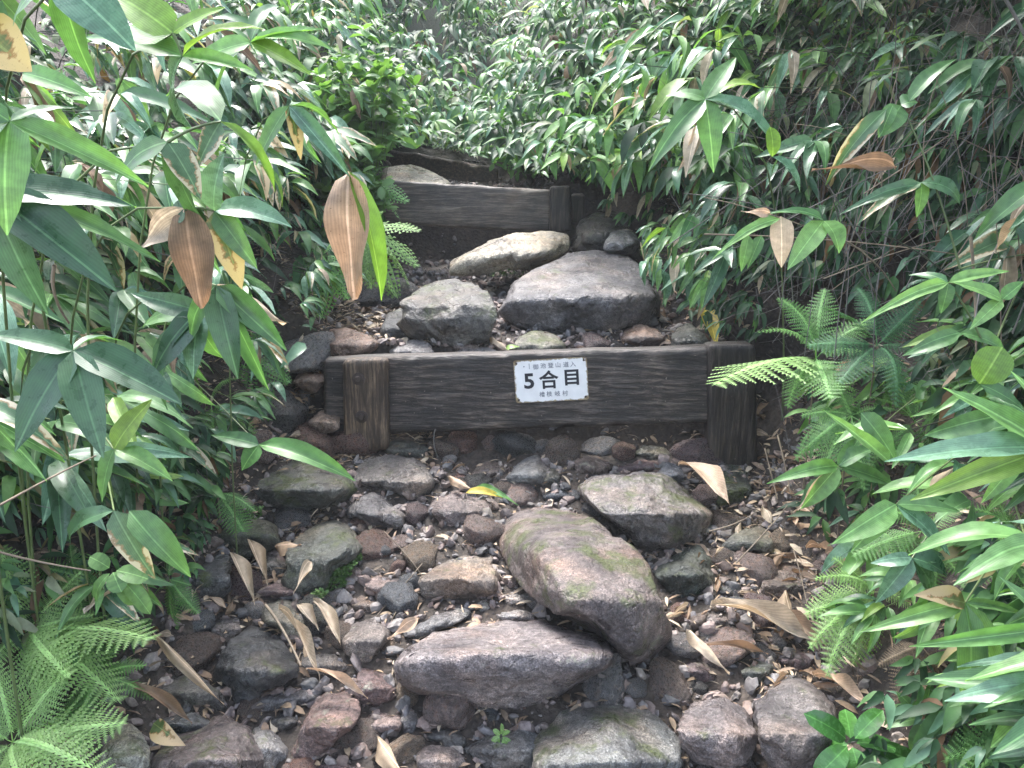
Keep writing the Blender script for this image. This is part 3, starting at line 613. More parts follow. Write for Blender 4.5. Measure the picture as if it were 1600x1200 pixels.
timber('post', P(893, 303, 3.74), P(915, 303, 3.74), P(915, 350, 3.74), P(893, 350, 3.74), .06, M['post_dark'], st2, 6, 12, 4, .004, 15)
st3 = thing('timber_step', 'farthest brown timber step, slanting down to the right at the bend', 'trail step', P(700, 290, 4.8), 'timber steps across the trail')
timber('beam', P(602, 232, 4.95), P(778, 262, 4.5), P(778, 300, 4.5), P(602, 280, 4.95), .09, M['beam_old'], st3, 40, 8, 5, .01, 21)
# sign
sc_c = P(861, 594, 2.385); 
sign = thing('sign', 'white enamel stage sign with black characters fixed to the dark timber', 'sign', sc_c)
tilt = R(3.3)
xa = Vector((P(918, 591, yb+.035)-P(803, 597, yb+.055))).normalized(); za = Vector((0, 0, 1)); za = (za-xa*za.dot(xa)).normalized(); ya_ = za.cross(xa)
SM = Matrix(((xa.x, ya_.x, za.x, 0), (xa.y, ya_.y, za.y, 0), (xa.z, ya_.z, za.z, 0), (0, 0, 0, 1))); 
sw, sh = .1165, .0695
bm = bmesh.new(); pts = []
for cxs, czs, a0 in ((1, 1, 0), (-1, 1, 90), (-1, -1, 180), (1, -1, 270)):
    for k in range(5):
        a = R(a0+k*22.5); pts.append((cxs*(sw-.008)+.008*math.cos(a), czs*(sh-.008)+.008*math.sin(a)))
fr = [bm.verts.new((x, -.0015, z)) for x, z in pts]; bk = [bm.verts.new((x, .0015, z)) for x, z in pts]
bm.faces.new(fr[::-1]); bm.faces.new(bk)
for i in range(len(pts)): bm.faces.new((fr[i], fr[(i+1) % len(pts)], bk[(i+1) % len(pts)], bk[i]))
bmesh.ops.recalc_face_normals(bm, faces=bm.faces)
me = bpy.data.meshes.new('sign_plate'); bm.to_mesh(me); bm.free(); me.materials.append(M['sign'])
SMW = Matrix.Translation(sc_c) @ SM
plate = add('sign_plate', me, sign, SMW)
def text(s, size, x, z, m, bold=0.0, sx=1.0):
    cu = bpy.data.curves.new('lettering', 'FONT'); cu.body = s; cu.size = size; cu.align_x = 'CENTER'; cu.align_y = 'CENTER'; cu.extrude = .0003; cu.offset = bold; cu.resolution_u = 3
    t = bpy.data.objects.new('lettering', cu); COL.link(t); dg = bpy.context.evaluated_depsgraph_get()
    me = bpy.data.meshes.new_from_object(t.evaluated_get(dg)); bpy.data.objects.remove(t)
    xs = [v.co.x for v in me.vertices]; zs = [v.co.y for v in me.vertices]
    if not xs: return None
    mx, mz = (min(xs)+max(xs))/2, (min(zs)+max(zs))/2
    for v in me.vertices: v.co = ((v.co.x-mx)*sx+x, -.0022-v.co.z, v.co.y-mz+z)
    me.materials.clear(); me.materials.append(m); return add('lettering', me, sign, SMW)
text('5', .068, -.070, .001, M['ink'], .0018, 1.08)
text('合', .062, -.007, .003, M['ink'], .0014)
text('目', .056, .066, .006, M['ink'], .0016, 1.08)
for s, x in zip('・丨御池登山道入', (-.083, -.066, -.046, -.022, .002, .025, .050, .072)): text(s, .0185, x, .049, M['ink_grey'], .0002)
for s, x in zip('檜枝岐村', (-.031, -.008, .018, .042)): text(s, .0185, x, -.044, M['ink_grey'], .0002)
for sx_, sz_ in ((-1, 1), (1, 1), (-1, -1), (1, -1)):
    V, Fc = [], []
    for rr, yy in ((.0038, -.0016), (.0034, -.0030), (.0018, -.0036)):
        for k in range(8): V.append((sx_*.1065+rr*math.cos(k*math.pi/4), yy, sz_*.0595+rr*math.sin(k*math.pi/4)))
    for i in range(2):
        for k in range(8): Fc.append((i*8+k, i*8+(k+1) % 8, (i+1)*8+(k+1) % 8, (i+1)*8+k))
    Fc.append(tuple(16+k for k in range(8))); add('screw', mesh('screw', V, Fc, M['bolt'], False), sign, SMW)
# ------------------------------------------------------------------ leaf shapes
def leaf_shape(nseg=9, across=4, droop=.12, fold=.25, twist=0., side=0., power=(.42, .92), wave=0., curl=0.):
    V, Fc = [], []; wave_ = 1.
    mx = max((t/100)**power[0]*(1-t/100)**power[1] for t in range(1, 100))
    for i in range(nseg+1):
        t = i/nseg; w = 0.5*((t**power[0])*((1-t)**power[1])/mx) if 0 < t < 1 else .0
        w = max(w, .012)
        cz = 4*droop*t*(1-t)*(1-.25*t); cy = side*4*t*(1-t); tw = twist*(t-.5)
        for k in range(across+1):
            u = (k/across)*2-1; y = u*w; z = abs(u)*w*fold*(.3) + wave*math.sin(t*9+u*2)*abs(u)*.02 + curl*u*u*w*.3
            V.append((t, cy*1.0 + y*math.cos(tw), cz + z*.6 + y*math.sin(tw)*.22 + wave_*.010*math.sin(t*17+k*2.1+droop*40)*abs(u)))
    for i in range(nseg):
        for k in range(across):
            a = i*(across+1)+k; Fc.append((a, a+1, a+across+2, a+across+1))
    return V, Fc
LSH = [leaf_shape(9, 4, .06, .5), leaf_shape(9, 4, .13, .6, .6, .15), leaf_shape(9, 4, .18, .4, -.8, -.15), leaf_shape(9, 4, .02, .8, .4, .1), leaf_shape(9, 4, .25, .5, .5), leaf_shape(9, 4, .09, .3, 1.4, -.2, wave=1.)]
LSH_LO = [leaf_shape(5, 2, .08, .5), leaf_shape(5, 2, .18, .6, .6, .15), leaf_shape(5, 2, .14, .4, -1., -.15)]
DSH = [leaf_shape(12, 6, .10, .5, 2.4, .3, wave=3., curl=.5), leaf_shape(12, 6, .16, -.4, -2.6, -.25, wave=4., curl=-.5), leaf_shape(12, 6, .05, .8, 1.8, .3, wave=5., curl=.6), leaf_shape(14, 6, .07, .9, 1.1, .10, (.35, .6), wave=6., curl=.5)]
RSH = [leaf_shape(8, 4, .08, .6, .3, 0, (.6, .5)), leaf_shape(8, 4, .15, .4, -.4, 0, (.5, .45))]
LEAFM = {}
def leaf_mesh(kind, matk, i):
    sh = {'leaf': LSH, 'lo': LSH_LO, 'dry': DSH, 'round': RSH}[kind]; i %= len(sh)
    k = (kind, matk, i)
    if k not in LEAFM: LEAFM[k] = mesh(LM[matk].name, *sh[i], LM[matk])
    return LEAFM[k]
def frame(base, tip, width, nrm):
    x = tip-base; L = x.length; xn = x/L; z = nrm-xn*nrm.dot(xn)
    if z.length < 1e-3: z = Vector((0, -1, .3))-xn*Vector((0, -1, .3)).dot(xn)
    z.normalize(); y = z.cross(xn)
    return Matrix(((x.x, y.x*width, z.x*L, base.x), (x.y, y.y*width, z.y*L, base.y), (x.z, y.z*width, z.z*L, base.z), (0, 0, 0, 1)))
def leaf(parent, base, tip, width, nrm, matk='mid', shape=None, kind=None, name='leaf'):
    kind = kind or ('dry' if matk in ('dry', 'brown', 'orange') else 'leaf')
    i = random.randrange(6) if shape is None else shape
    return add(name, leaf_mesh(kind, matk, i), parent, frame(base, tip, width, nrm))
def tube(pts, r0, r1, sides=5):
    V, Fc = [], []; n = len(pts)
    for i, p in enumerate(pts):
        d = (pts[min(i+1, n-1)]-pts[max(i-1, 0)]).normalized(); a = d.orthogonal().normalized(); b = d.cross(a); r = r0+(r1-r0)*i/(n-1)
        for k in range(sides): t = 2*math.pi*k/sides; V.append(p+(a*math.cos(t)+b*math.sin(t))*r)
    for i in range(n-1):
        for k in range(sides): Fc.append((i*sides+k, i*sides+(k+1) % sides, (i+1)*sides+(k+1) % sides, (i+1)*sides+k))
    return V, Fc
def bez(a, b, c, n=7): return [a*(1-t)**2+b*2*t*(1-t)+c*t*t for t in [i/n for i in range(n+1)]]
def culm(parent, pts, r=.0028, m='culm', name='stem'):
    V, Fc = tube(pts, r, r*.55); o = parent.location; return add(name, mesh(name, [v-o for v in V], Fc, M[m]), parent)
# ------------------------------------------------------------------ hand placed bamboo grass (pixel, distance)
TOCAM = Vector((0, -1, .0))
NPLANT = [0]
def hand_plant(label, root, nodes, leaves, group='bamboo grass plants beside the trail', r=.003, cm='culm', nbias=None):
    """nodes: list of (px,py,Y); leaves: (node index, tip px, tip py, dY, width px, mat[, shape[, kind]])"""
    pts = [P(*n) for n in nodes]; sd_ = -1 if pts[0].x < 0 else 1
    root = Vector((pts[0].x+sd_*random.uniform(.3, .6), pts[0].y+random.uniform(.35, .75), 0)); root.z = gz(root.x, root.y)-.01
    t = thing('bamboo_plant', label, 'plant', root, group); prev = root
    for i, p in enumerate(pts):
        mid = (prev+p)/2+Vector((0, .0, .12*(p-prev).length))
        if i == 0: mid = Vector((root.x*.8+p.x*.2, root.y*.8+p.y*.2, max(p.z, root.z)+.05))
        culm(t, bez(prev, mid, p), r*(1-.2*i), cm); prev = p
    for lf in leaves:
        ni, tx, ty, dY, wpx, mk = lf[:6]; sh = lf[6] if len(lf) > 6 else None; kd = lf[7] if len(lf) > 7 else None
        b = pts[ni] if not isinstance(ni, tuple) else P(*ni)
        bY = b.y; tip = P(tx, ty, bY+dY); w = wpx*bY/F*1.05
        nrm = (nbias or Vector((0, -.75, .75)))+rv(.25)
        leaf(t, b, tip, w, nrm, mk, sh, kd)
    return t
hp = hand_plant
hp('sasa plant at the left edge with a broad pale green leaf hanging in front', (-120, 700, 1.0), [(15, 190, .78)],
   [(0, 12, 368, -.02, 78, 'light', 0), (0, 232, 292, .05, 40, 'light', 3), (0, 120, 168, .05, 24, 'mid', 0), (0, -60, 260, .0, 60, 'mid', 1), (0, -70, 150, .0, 40, 'mid', 1)])
hp('sasa plant with big dark leaves fanning from the left edge below the pale one', (-100, 900, 1.0), [(-15, 300, .88)],
   [(0, 205, 322, .05, 62, 'dark', 0), (0, 182, 455, .0, 75, 'dark', 3), (0, 76, 492, .0, 62, 'dark', 0), (0, 250, 410, .1, 40, 'mid', 0), (0, -80, 420, 0, 70, 'dark', 1), (0, 60, 440, .1, 50, 'blue', 2)])
hp('sasa plant with a palm of five dark leaves at the middle left', (60, 1000, 1.25), [(115, 548, .98)],
   [(0, 24, 706, -.05, 66, 'dark', 0), (0, 162, 716, -.06, 58, 'dark', 0), (0, 284, 632, .0, 62, 'dark', 3), (0, -20, 522, .0, 40, 'dark', 0), (0, 190, 533, .08, 22, 'mid', 1), (0, 60, 610, .08, 40, 'dark', 2)])
hp('sasa sprig with one upright lime leaf at the left', (150, 900, 1.25), [(178, 702, 1.02)], [(0, 238, 624, .02, 44, 'lime', 0), (0, 270, 752, .0, 30, 'light', 1), (0, 160, 785, 0, 34, 'mid', 0), (0, 300, 715, .05, 24, 'blue', 2)])
hp('sasa plant whose leaves hang like fingers left of the signed step', (250, 950, 1.6), [(312, 486, 1.25)],
   [(0, 238, 588, -.02, 42, 'dark', 1), (0, 302, 592, -.03, 42, 'blue', 0), (0, 205, 458, .0, 36, 'dark', 3), (0, 350, 560, .03, 34, 'mid', 2), (0, 222, 512, .05, 40, 'mid', 1), (0, 400, 500, .02, 30, 'lime', 0), (0, 262, 640, .05, 44, 'dark', 2)])
hp('sasa plant with two long drooping green leaves and a pale dry one', (300, 950, 1.7), [(338, 446, 1.2)],
   [(0, 372, 592, -.03, 46, 'dark', 0), (0, 448, 548, .0, 40, 'mid', 3), (0, 446, 506, .06, 34, 'dry', 1), (0, 300, 540, .04, 36, 'mid', 1), (0, 420, 610, .05, 26, 'mid', 2)])
hp('sasa plant at the upper left with bright bluish leaf tips', (-50, 600, 1.2), [(95, -30, .82)], [(0, 212, 80, .0, 72, 'blue', 0), (0, 20, 40, .0, 50, 'mid', 1), (0, 150, 130, .08, 46, 'mid', 0)])
hp('sasa plant at the upper left whose leaf is brown edged', (-90, 500, 1.1), [(-40, 40, .85)], [(0, 50, 112, .0, 78, 'half', 0), (0, 40, -30, .0, 50, 'mid', 1), (0, 30, 190, .1, 50, 'dark', 0)])
hp('sasa plant with lime green leaves at the top left', (150, 700, 1.6), [(270, 52, 1.05), (285, 88, 1.05)],
   [(0, 172, -12, .0, 62, 'lime', 0), (0, 205, 40, .03, 60, 'light', 3), (1, 412, 45, .0, 30, 'lime', 1), (1, 395, 110, .0, 26, 'light', 3), (0, 352, 12, .0, 28, 'lime', 0), (1, 130, 60, .1, 44, 'mid', 0), (1, 300, 200, .1, 44, 'blue', 1)])
hp('sasa plant with a fan of light green leaves near the top, left of centre', (300, 700, 1.9), [(392, 66, 1.3)],
   [(0, 505, 46, .0, 24, 'light', 3), (0, 520, 78, .0, 24, 'light', 1), (0, 486, 118, .0, 30, 'lime', 0), (0, 300, 100, .0, 34, 'light', 0), (0, 440, 10, .1, 24, 'mid', 1), (0, 340, 160, .05, 34, 'mid', 1)])
hp('sasa plant with a long blue leaf ending in a big tan dry blade', (400, 800, 2.0), [(452, 165, 1.3), (545, 268, 1.32)],
   [(0, 546, 276, .0, 26, 'blue', 3), (1, 555, 468, .0, 58, 'orange', 3, 'dry'), (1, 596, 470, .02, 32, 'lime', 1), (0, 470, 250, .0, 22, 'half', 0), (0, 400, 260, .0, 28, 'mid', 0), (0, 530, 210, .1, 26, 'mid', 1)], r=.002)
hp('sasa plant with a brown withered leaf and a yellow streaked one', (280, 900, 1.7), [(290, 325, 1.08), (335, 330, 1.1)],
   [(0, 316, 482, .0, 58, 'brown', 3, 'dry'), (1, 378, 452, .0, 46, 'half', 0), (0, 215, 390, .0, 44, 'dry', 0), (1, 350, 240, .0, 40, 'blue', 1), (0, 265, 335, .0, 40, 'dark', 1), (1, 456, 355, .02, 42, 'blue', 1), (1, 402, 420, .0, 34, 'mid', 0)])
hp('sasa plant with a pale edged leaf crossing a whitish upright one', (260, 800, 1.7), [(262, 222, 1.02), (345, 190, 1.05)],
   [(0, 314, 312, .0, 44, 'edge', 0), (1, 308, 262, .0, 40, 'edge', 3), (1, 430, 300, .05, 26, 'lime', 1), (0, 180, 290, .0, 50, 'mid', 1), (1, 260, 150, .1, 50, 'mid', 2), (0, 330, 370, .1, 34, 'dark', 0)])
hp('low sasa sprig with pale leaves lying over the broad dark boulder', (330, 800, 1.95), [(405, 695, 1.72)],
   [(0, 556, 752, -.02, 34, 'light', 1), (0, 378, 735, -.02, 34, 'light', 0), (0, 480, 722, .02, 20, 'light', 3), (0, 330, 680, .03, 26, 'mid', 0)], r=.002)
hp('paired oval leaves on a bent sprig above the bottom left ferns', (120, 900, 1.4), [(178, 798, 1.15)],
   [(0, 243, 905, -.01, 46, 'edge', 0), ((202, 798, 1.15), 298, 902, .0, 46, 'mid', 1), (0, 110, 850, .05, 34, 'dark', 2)])
# right side
hp('sasa plant with three long leaves hanging left of the dark thicket', (1150, 700, 2.6), [(1102, 155, 1.75)],
   [(0, 1013, 268, -.02, 34, 'mid', 1), (0, 1115, 270, -.03, 36, 'light', 0), (0, 1214, 232, .0, 42, 'blue', 1), (0, 1165, 175, .03, 30, 'blue', 3), (0, 1040, 150, .03, 24, 'mid', 1), (0, 1150, 90, .06, 30, 'mid', 0)])
hp('lime tipped leaf on a dead stem beside the three hanging leaves', (1290, 640, 2.3), [(1207, 245, 1.74)], [(0, 1203, 198, .0, 26, 'lime', 0, 'round'), (0, 1250, 300, .0, 22, 'blue', 1)], cm='twig_grey', r=.002)
hp('sasa plant with a sunlit spray and one pinkish dry leaf at right of centre', (1500, 900, 2.1), [(1470, 420, 1.6), (1287, 345, 1.5)],
   [(1, 1230, 422, -.02, 34, 'light', 0), (1, 1311, 396, -.02, 38, 'light', 1), ((1220, 338, 1.5), 1221, 418, .0, 34, 'dry', 0, 'leaf'), (1, 1190, 336, .0, 18, 'mid', 1), ((1220, 342, 1.5), 1113, 405, .0, 18, 'light', 1), ((1170, 368, 1.52), 1158, 425, .0, 18, 'mid', 0), ((1190, 368, 1.52), 1168, 420, .0, 18, 'mid', 0), ((1205, 335, 1.5), 1158, 330, .0, 14, 'orange', 0)], cm='culm_dark', r=.002)
hp('sasa stem standing before the dark thicket with pale tipped leaves', (1510, 800, 2.0), [(1500, 420, 1.55), (1408, 165, 1.6)],
   [(1, 1372, 215, .0, 36, 'mid', 0), (1, 1434, 160, .0, 30, 'mid', 1), ((1440, 285, 1.58), 1340, 350, .0, 26, 'edge', 1), ((1440, 285, 1.58), 1432, 340, .0, 24, 'mid', 0), ((1420, 160, 1.6), 1495, 92, .0, 24, 'mid', 1), ((1395, 165, 1.6), 1375, 215, .0, 20, 'light', 0), ((1440, 285, 1.58), 1500, 320, .0, 30, 'dark', 4), ((1385, 170, 1.6), 1290, 290, .05, 26, 'edge', 4), ((1400, 262, 1.6), 1268, 266, .0, 22, 'brown', 0), ((1440, 290, 1.58), 1312, 335, .0, 22, 'dark', 1)], r=.0032)
hp('sasa spray with narrow bright leaves at the right edge, below the thicket', (1560, 900, 1.8), [(1545, 560, 1.35), (1482, 442, 1.35), (1566, 468, 1.32)],
   [(1, 1576, 424, .0, 20, 'light', 3), (2, 1490, 442, .0, 26, 'light', 0), (1, 1345, 505, .0, 20, 'light', 1), (2, 1515, 515, .0, 22, 'light', 0), (2, 1600, 440, .0, 20, 'light', 1), (1, 1470, 490, .0, 22, 'mid', 0), (1, 1420, 430, .05, 18, 'mid', 1), ((1500, 520, 1.36), 1570, 548, .0, 24, 'mid', 1), ((1500, 520, 1.36), 1410, 556, .02, 26, 'mid', 1)])
hp('rounded lime leaf blade standing above the right hand sasa', (1580, 850, 1.5), [(1530, 600, 1.3)], [(0, 1566, 542, .0, 56, 'lime', 0, 'round'), (0, 1600, 640, .0, 30, 'mid', 0)])
hp('foreground sasa at the right edge with wide bluish blades and a lime one', (1750, 1000, 1.1), [(1640, 700, .95)],
   [(0, 1474, 606, .03, 50, 'light', 3), (0, 1382, 722, .0, 46, 'blue', 0), (0, 1422, 782, .0, 44, 'lime', 0), ((1590, 720, .97), 1533, 786, .0, 26, 'light', 0), ((1560, 650, 1.0), 1445, 680, .05, 40, 'mid', 1), (0, 1580, 580, .0, 40, 'light', 1)])
hp('sasa with wet shining leaves drooping over the right hand ferns', (1480, 1050, 1.5), [(1400, 788, 1.22)],
   [(0, 1300, 850, -.02, 40, 'light', 1), (0, 1330, 862, .0, 34, 'light', 0), (0, 1484, 868, -.01, 46, 'blue', 0), (0, 1500, 800, .03, 30, 'mid', 0), ((1345, 645, 1.3), 1400, 722, .0, 38, 'mid', 0), ((1390, 722, 1.28), 1285, 640, .0, 22, 'light', 3)])
hp('small sasa sprig with arched light leaves right of the right post', (1400, 950, 2.0), [(1310, 728, 1.6)],
   [(0, 1198, 756, -.01, 24, 'light', 4), (0, 1251, 795, .0, 30, 'light', 1), (0, 1240, 800, .04, 22, 'dry', 0), (0, 1370, 700, .0, 26, 'mid', 1), (0, 1400, 760, .03, 28, 'mid', 0), (0, 1345, 680, .03, 22, 'mid', 1)], r=.002)
hp('dark glossy sasa fan in the middle of the right bank', (1500, 1100, 1.6), [(1425, 872, 1.32)],
   [(0, 1368, 942, .0, 34, 'blue', 0), (0, 1480, 900, .0, 36, 'dark', 1), (0, 1360, 880, .02, 24, 'blue', 1), (0, 1480, 870, .03, 28, 'dark', 0), (0, 1440, 960, .03, 34, 'dark', 2)])
hp('sasa with a curled half brown leaf and long blades at the lower right', (1650, 1100, 1.25), [(1508, 942, 1.12)],
   [(0, 1428, 930, .0, 36, 'half', 2), (0, 1342, 988, .0, 30, 'light', 1), (0, 1572, 1125, -.02, 44, 'light', 0), (0, 1500, 1080, .02, 48, 'mid', 4), (0, 1600, 960, .03, 18, 'mid', 0)])
hp('sasa reaching in from the right edge with a straight bright blade', (1750, 1150, 1.0), [(1640, 982, .98)], [(0, 1420, 1010, .0, 30, 'light', 0), (0, 1560, 900, .03, 26, 'mid', 0)])
hp('broad wet leaf at the right edge near the bottom corner', (1700, 1300, 1.0), [(1640, 1078, .95)], [(0, 1548, 1168, .0, 56, 'light', 0), (0, 1660, 1180, .0, 50, 'mid', 1)])
# evergreen seedling bottom right
def leafy(name, label, cat, root, node, tips, mk, kind='round', r=.0025, group=None, cm='twig_grey'):
    node = P(*node); root = hit(root[0], root[1]); root = CAM+(root-CAM)*.995; root.z = gz(root.x, root.y); t = thing(name, label, cat, root, group)
    culm(t, bez(root, (root+node)/2+Vector((.01, 0, .02)), node), r, cm)
    for tx, ty, w, dY in tips:
        tip = P(tx, ty, node.y+dY); b = node.lerp(tip, .12)
        leaf(t, b, tip, w*node.y/F, Vector((0, -.5, 1))+rv(.3), mk, None, kind)
    return t
leafy('evergreen_seedling', 'evergreen seedling with oval glossy leaves at the bottom right', 'plant', (1390, 1180, 1.35), (1330, 1160, 1.22),
      [(1256, 1115, 40, 0), (1275, 1215, 44, -.02), (1345, 1225, 40, -.04), (1380, 1110, 36, .02), (1320, 1108, 34, .05), (1400, 1170, 38, 0), (1440, 1200, 38, .02), (1290, 1185, 36, .03)], 'ever')
leafy('seedling', 'dark leafed seedling beside the evergreen one, right bottom edge', 'plant', (1480, 1200, 1.35), (1440, 1120, 1.25), [(1430, 1185, 30, 0), (1480, 1150, 30, 0), (1400, 1080, 28, .02), (1455, 1060, 26, .02), (1385, 1140, 28, 0)], 'mid', 'leaf')
leafy('seedling', 'broad leafed weed above the bottom left ferns', 'plant', (170, 960, 1.3), (175, 890, 1.22), [(232, 905, 34, 0), (215, 945, 34, 0), (140, 870, 30, 0), (190, 925, 34, -.02), (235, 960, 30, 0), (150, 940, 26, 0)], 'shrub')
leafy('seedling', 'tiny green weed growing from the gravel at the foot of the tan slab', 'plant', (785, 1195, 1.36), (783, 1150, 1.36), [(770, 1140, 10, 0), (797, 1143, 10, 0), (783, 1130, 9, 0), (768, 1160, 11, 0), (799, 1165, 11, 0), (775, 1178, 10, 0), (793, 1184, 10, 0)], 'fern_b', r=.0012, cm='culm')
# ------------------------------------------------------------------ ferns
def frond_shape(pairs=17, w=.24, lob=6, droop=.16):
    V, Fc = [], []
    def cen(t): return Vector((t, 0, 4*droop*t*(1-t)*(1-.2*t)))
    for i in range(13):
        t = i/12; c = cen(t); r = .006*(1-t)+.0015; V += [c+Vector((0, r, 0)), c+Vector((0, -r, 0))]
        if i: a = 2*i; Fc.append((a-2, a-1, a+1, a))
    for k in range(pairs):
        t = .14+.85*(k/pairs); L = w*(math.sin(math.pi*min(1, (t-.03)/1.03))**.7)*(1.15-.75*t)*1.5; wd = .85/pairs*.42
        for s in (1, -1):
            c = cen(t+.01*s); dx = .34; tip = c+Vector((L*dx, s*L, -L*random.uniform(.1,.35)))
            ax = (tip-c); n = lob
            side = Vector((ax.y, -ax.x, 0)).normalized()
            for j in range(n):
                a0 = j/n; a1 = (j+1)/n; m0 = c+ax*a0; m1 = c+ax*a1; ww = wd*2.2*(1-a0*.9)*random.uniform(.85, 1.1)
                for q in (1, -1):
                    b = len(V); V += [m0, m1, m0+ax/n*.95+side*q*ww+Vector((0, 0, -.004))]; Fc.append((b, b+1, b+2) if q > 0 else (b, b+2, b+1))
    return V, Fc
FSH = [frond_shape(16, .21, 9, .14), frond_shape(18, .18, 9, .26), frond_shape(15, .24, 9, .07)]
FSL = [frond_shape(13, .22, 3, .16)]
FM = {}
def frond_mesh(mk, i, lo=False):
    k = (mk, i, lo)
    if k not in FM: FM[k] = mesh('frond', *((FSL if lo else FSH)[i % (1 if lo else 3)]), LM[mk], False)
    return FM[k]
def fern(label, crown, tips, mk, width=.5, group='ferns on the banks', lo=False, nb=None, snap=True):
    """crown (px,py,Y); tips (px,py,dY)"""
    c = P(*crown); g = gz(c.x, c.y)
    if snap and (c.z < g+.03 or c.z > g+.10): c = CAM+(hit(crown[0], crown[1])-CAM)*.96; g = gz(c.x, c.y)
    t = thing('fern', label, 'fern', Vector((c.x, c.y, min(g, c.z))), group)
    if c.z > g+.02: culm(t, [Vector((c.x, c.y, g-.01)), (c+Vector((c.x, c.y, g)))/2+rv(.005), c], .003, 'twig', 'rootstock')
    for q in tips:
        tip = P(q[0], q[1], c.y+q[2]); m_ = q[3] if len(q) > 3 else mk
        L = (tip-c).length
        o = add('frond', frond_mesh(m_, random.randrange(3), lo), t, frame(c, tip, L*width*2.0, (nb or Vector((0, -.45, 1)))+rv(.55)))
    return t
fern('bright fern with wide fronds at the left bottom edge', (45, 985, 1.22), [(245, 1000, -.05), (130, 890, .1), (0, 850, .1), (-60, 960, 0), (70, 1120, -.12), (190, 1100, -.08), (150, 960, .05), (-30, 1090, -.1), (110, 1060, -.15)], 'fern_b')
fern('bright fern spreading in the bottom left corner', (20, 1160, 1.12), [(190, 1230, -.08), (110, 1040, .05), (-60, 1080, 0), (60, 1260, -.15), (-60, 1230, -.1), (200, 1130, 0), (-20, 1020, .05)], 'fern_b')
fern('mid green fern in front of the white lichen stone', (150, 1060, 1.22), [(240, 1095, 0), (205, 990, .05), (130, 1190, -.1), (80, 1150, -.1), (230, 1040, 0), (120, 980, .05)], 'fern_m')
fern('small fern above the bright left one', (120, 900, 1.35), [(30, 880, 0), (60, 950, -.03), (180, 870, 0), (200, 940, -.03), (130, 960, -.05), (110, 850, .05)], 'fern_m')
fern('little fern beside the black lichened rock', (265, 905, 1.42), [(235, 960, 0), (300, 915, 0), (312, 960, -.02), (275, 985, -.03), (240, 915, 0), (280, 860, .04)], 'fern_m')
fern('fern drooping beside the hollow of the middle step', (565, 365, 3.15), [(655, 420, -.05), (622, 468, -.05), (580, 455, -.05), (660, 362, 0), (530, 430, -.05), (520, 330, 0), (600, 330, 0), (640, 450, -.03), (600, 440, -.05)], 'fern_b', lo=True, snap=False, width=.42)
fern('fern hanging left of the middle timber', (560, 290, 3.5), [(640, 318, -.05), (625, 345, -.05), (530, 250, 0), (610, 260, 0), (560, 380, -.1)], 'fern_m', lo=True, snap=False)
fern('fern hanging over the brown soil left of the blocky mossy rock', (505, 400, 2.75), [(545, 470, -.05), (500, 500, -.05), (565, 430, 0), (460, 460, 0), (470, 380, 0), (540, 370, 0)], 'fern_m', lo=True, snap=False)
fern('yellow green fern in the shade left of the signed step', (385, 560, 2.0), [(455, 600, 0), (430, 640, -.03), (350, 600, 0), (400, 480, .05), (440, 520, 0), (380, 650, -.05)], 'fern_m', lo=True)
fern('fern under the finger leaved sasa', (330, 630, 1.7), [(400, 680, -.03), (300, 690, -.03), (380, 590, 0), (260, 610, 0), (340, 720, -.05)], 'fern_m')
fern('low fern left of the black lichened rock, in shade', (340, 770, 1.65), [(400, 800, -.02), (390, 850, -.03), (280, 760, 0), (300, 830, -.03), (350, 700, .05)], 'fern_m')
fern('pale green frond fern pointing left over the right post', (1275, 560, 2.05), [(1112, 603, -.25, 'fern_b'), (1180, 520, 0), (1300, 625, -.25, 'fern_m'), (1215, 465, .1), (1290, 450, .1), (1370, 500, 0), (1390, 580, -.1), (1230, 640, -.1), (1330, 650, -.2)], 'fern_m', snap=False)
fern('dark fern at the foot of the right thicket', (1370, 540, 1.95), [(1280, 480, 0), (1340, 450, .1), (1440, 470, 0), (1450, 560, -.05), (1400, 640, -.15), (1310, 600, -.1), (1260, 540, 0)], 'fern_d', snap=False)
fern('dark fern hanging down the right bank below the pale frond', (1330, 650, 1.85), [(1240, 720, -.05), (1280, 760, -.1), (1350, 770, -.12), (1420, 730, -.08), (1400, 640, 0), (1250, 650, 0)], 'fern_m', snap=False)
fern('green fern behind the wide bluish blades', (1430, 660, 1.6), [(1350, 620, 0), (1360, 730, -.05), (1470, 770, -.1), (1520, 680, -.03), (1460, 570, .05), (1390, 570, .05), (1550, 620, 0)], 'fern_m')
fern('bright feathery fern at the right edge of the trail', (1365, 925, 1.42), [(1255, 960, -.03), (1262, 1015, -.06), (1300, 870, .03), (1330, 1040, -.1), (1400, 860, .03), (1440, 960, -.05), (1270, 905, 0), (1290, 1060, -.1)], 'fern_b')
fern('green fern behind the feathery one', (1440, 830, 1.55), [(1350, 800, 0), (1380, 890, -.05), (1500, 900, -.08), (1510, 790, 0), (1430, 740, .05), (1330, 870, -.03), (1460, 930, -.1)], 'fern_m')
fern('fern with regular fronds at the right edge', (1590, 850, 1.35), [(1480, 850, 0), (1500, 790, .03), (1500, 920, -.05), (1560, 960, -.08), (1640, 780, 0), (1550, 770, .05), (1640, 950, -.1)], 'fern_m')
fern('fern in the lower right corner above the bottom edge', (1590, 1130, 1.2), [(1470, 1190, -.05), (1500, 1230, -.1), (1560, 1040, .05), (1480, 1100, 0), (1640, 1040, 0), (1640, 1230, -.1), (1520, 1050, .05)], 'fern_m')
fern('withered grey fern on the right bank', (1440, 1010, 1.4), [(1400, 1100, -.05), (1500, 1090, -.05), (1540, 1020, 0), (1450, 930, .05), (1370, 1040, -.02), (1480, 1160, -.1)], 'fern_dead')
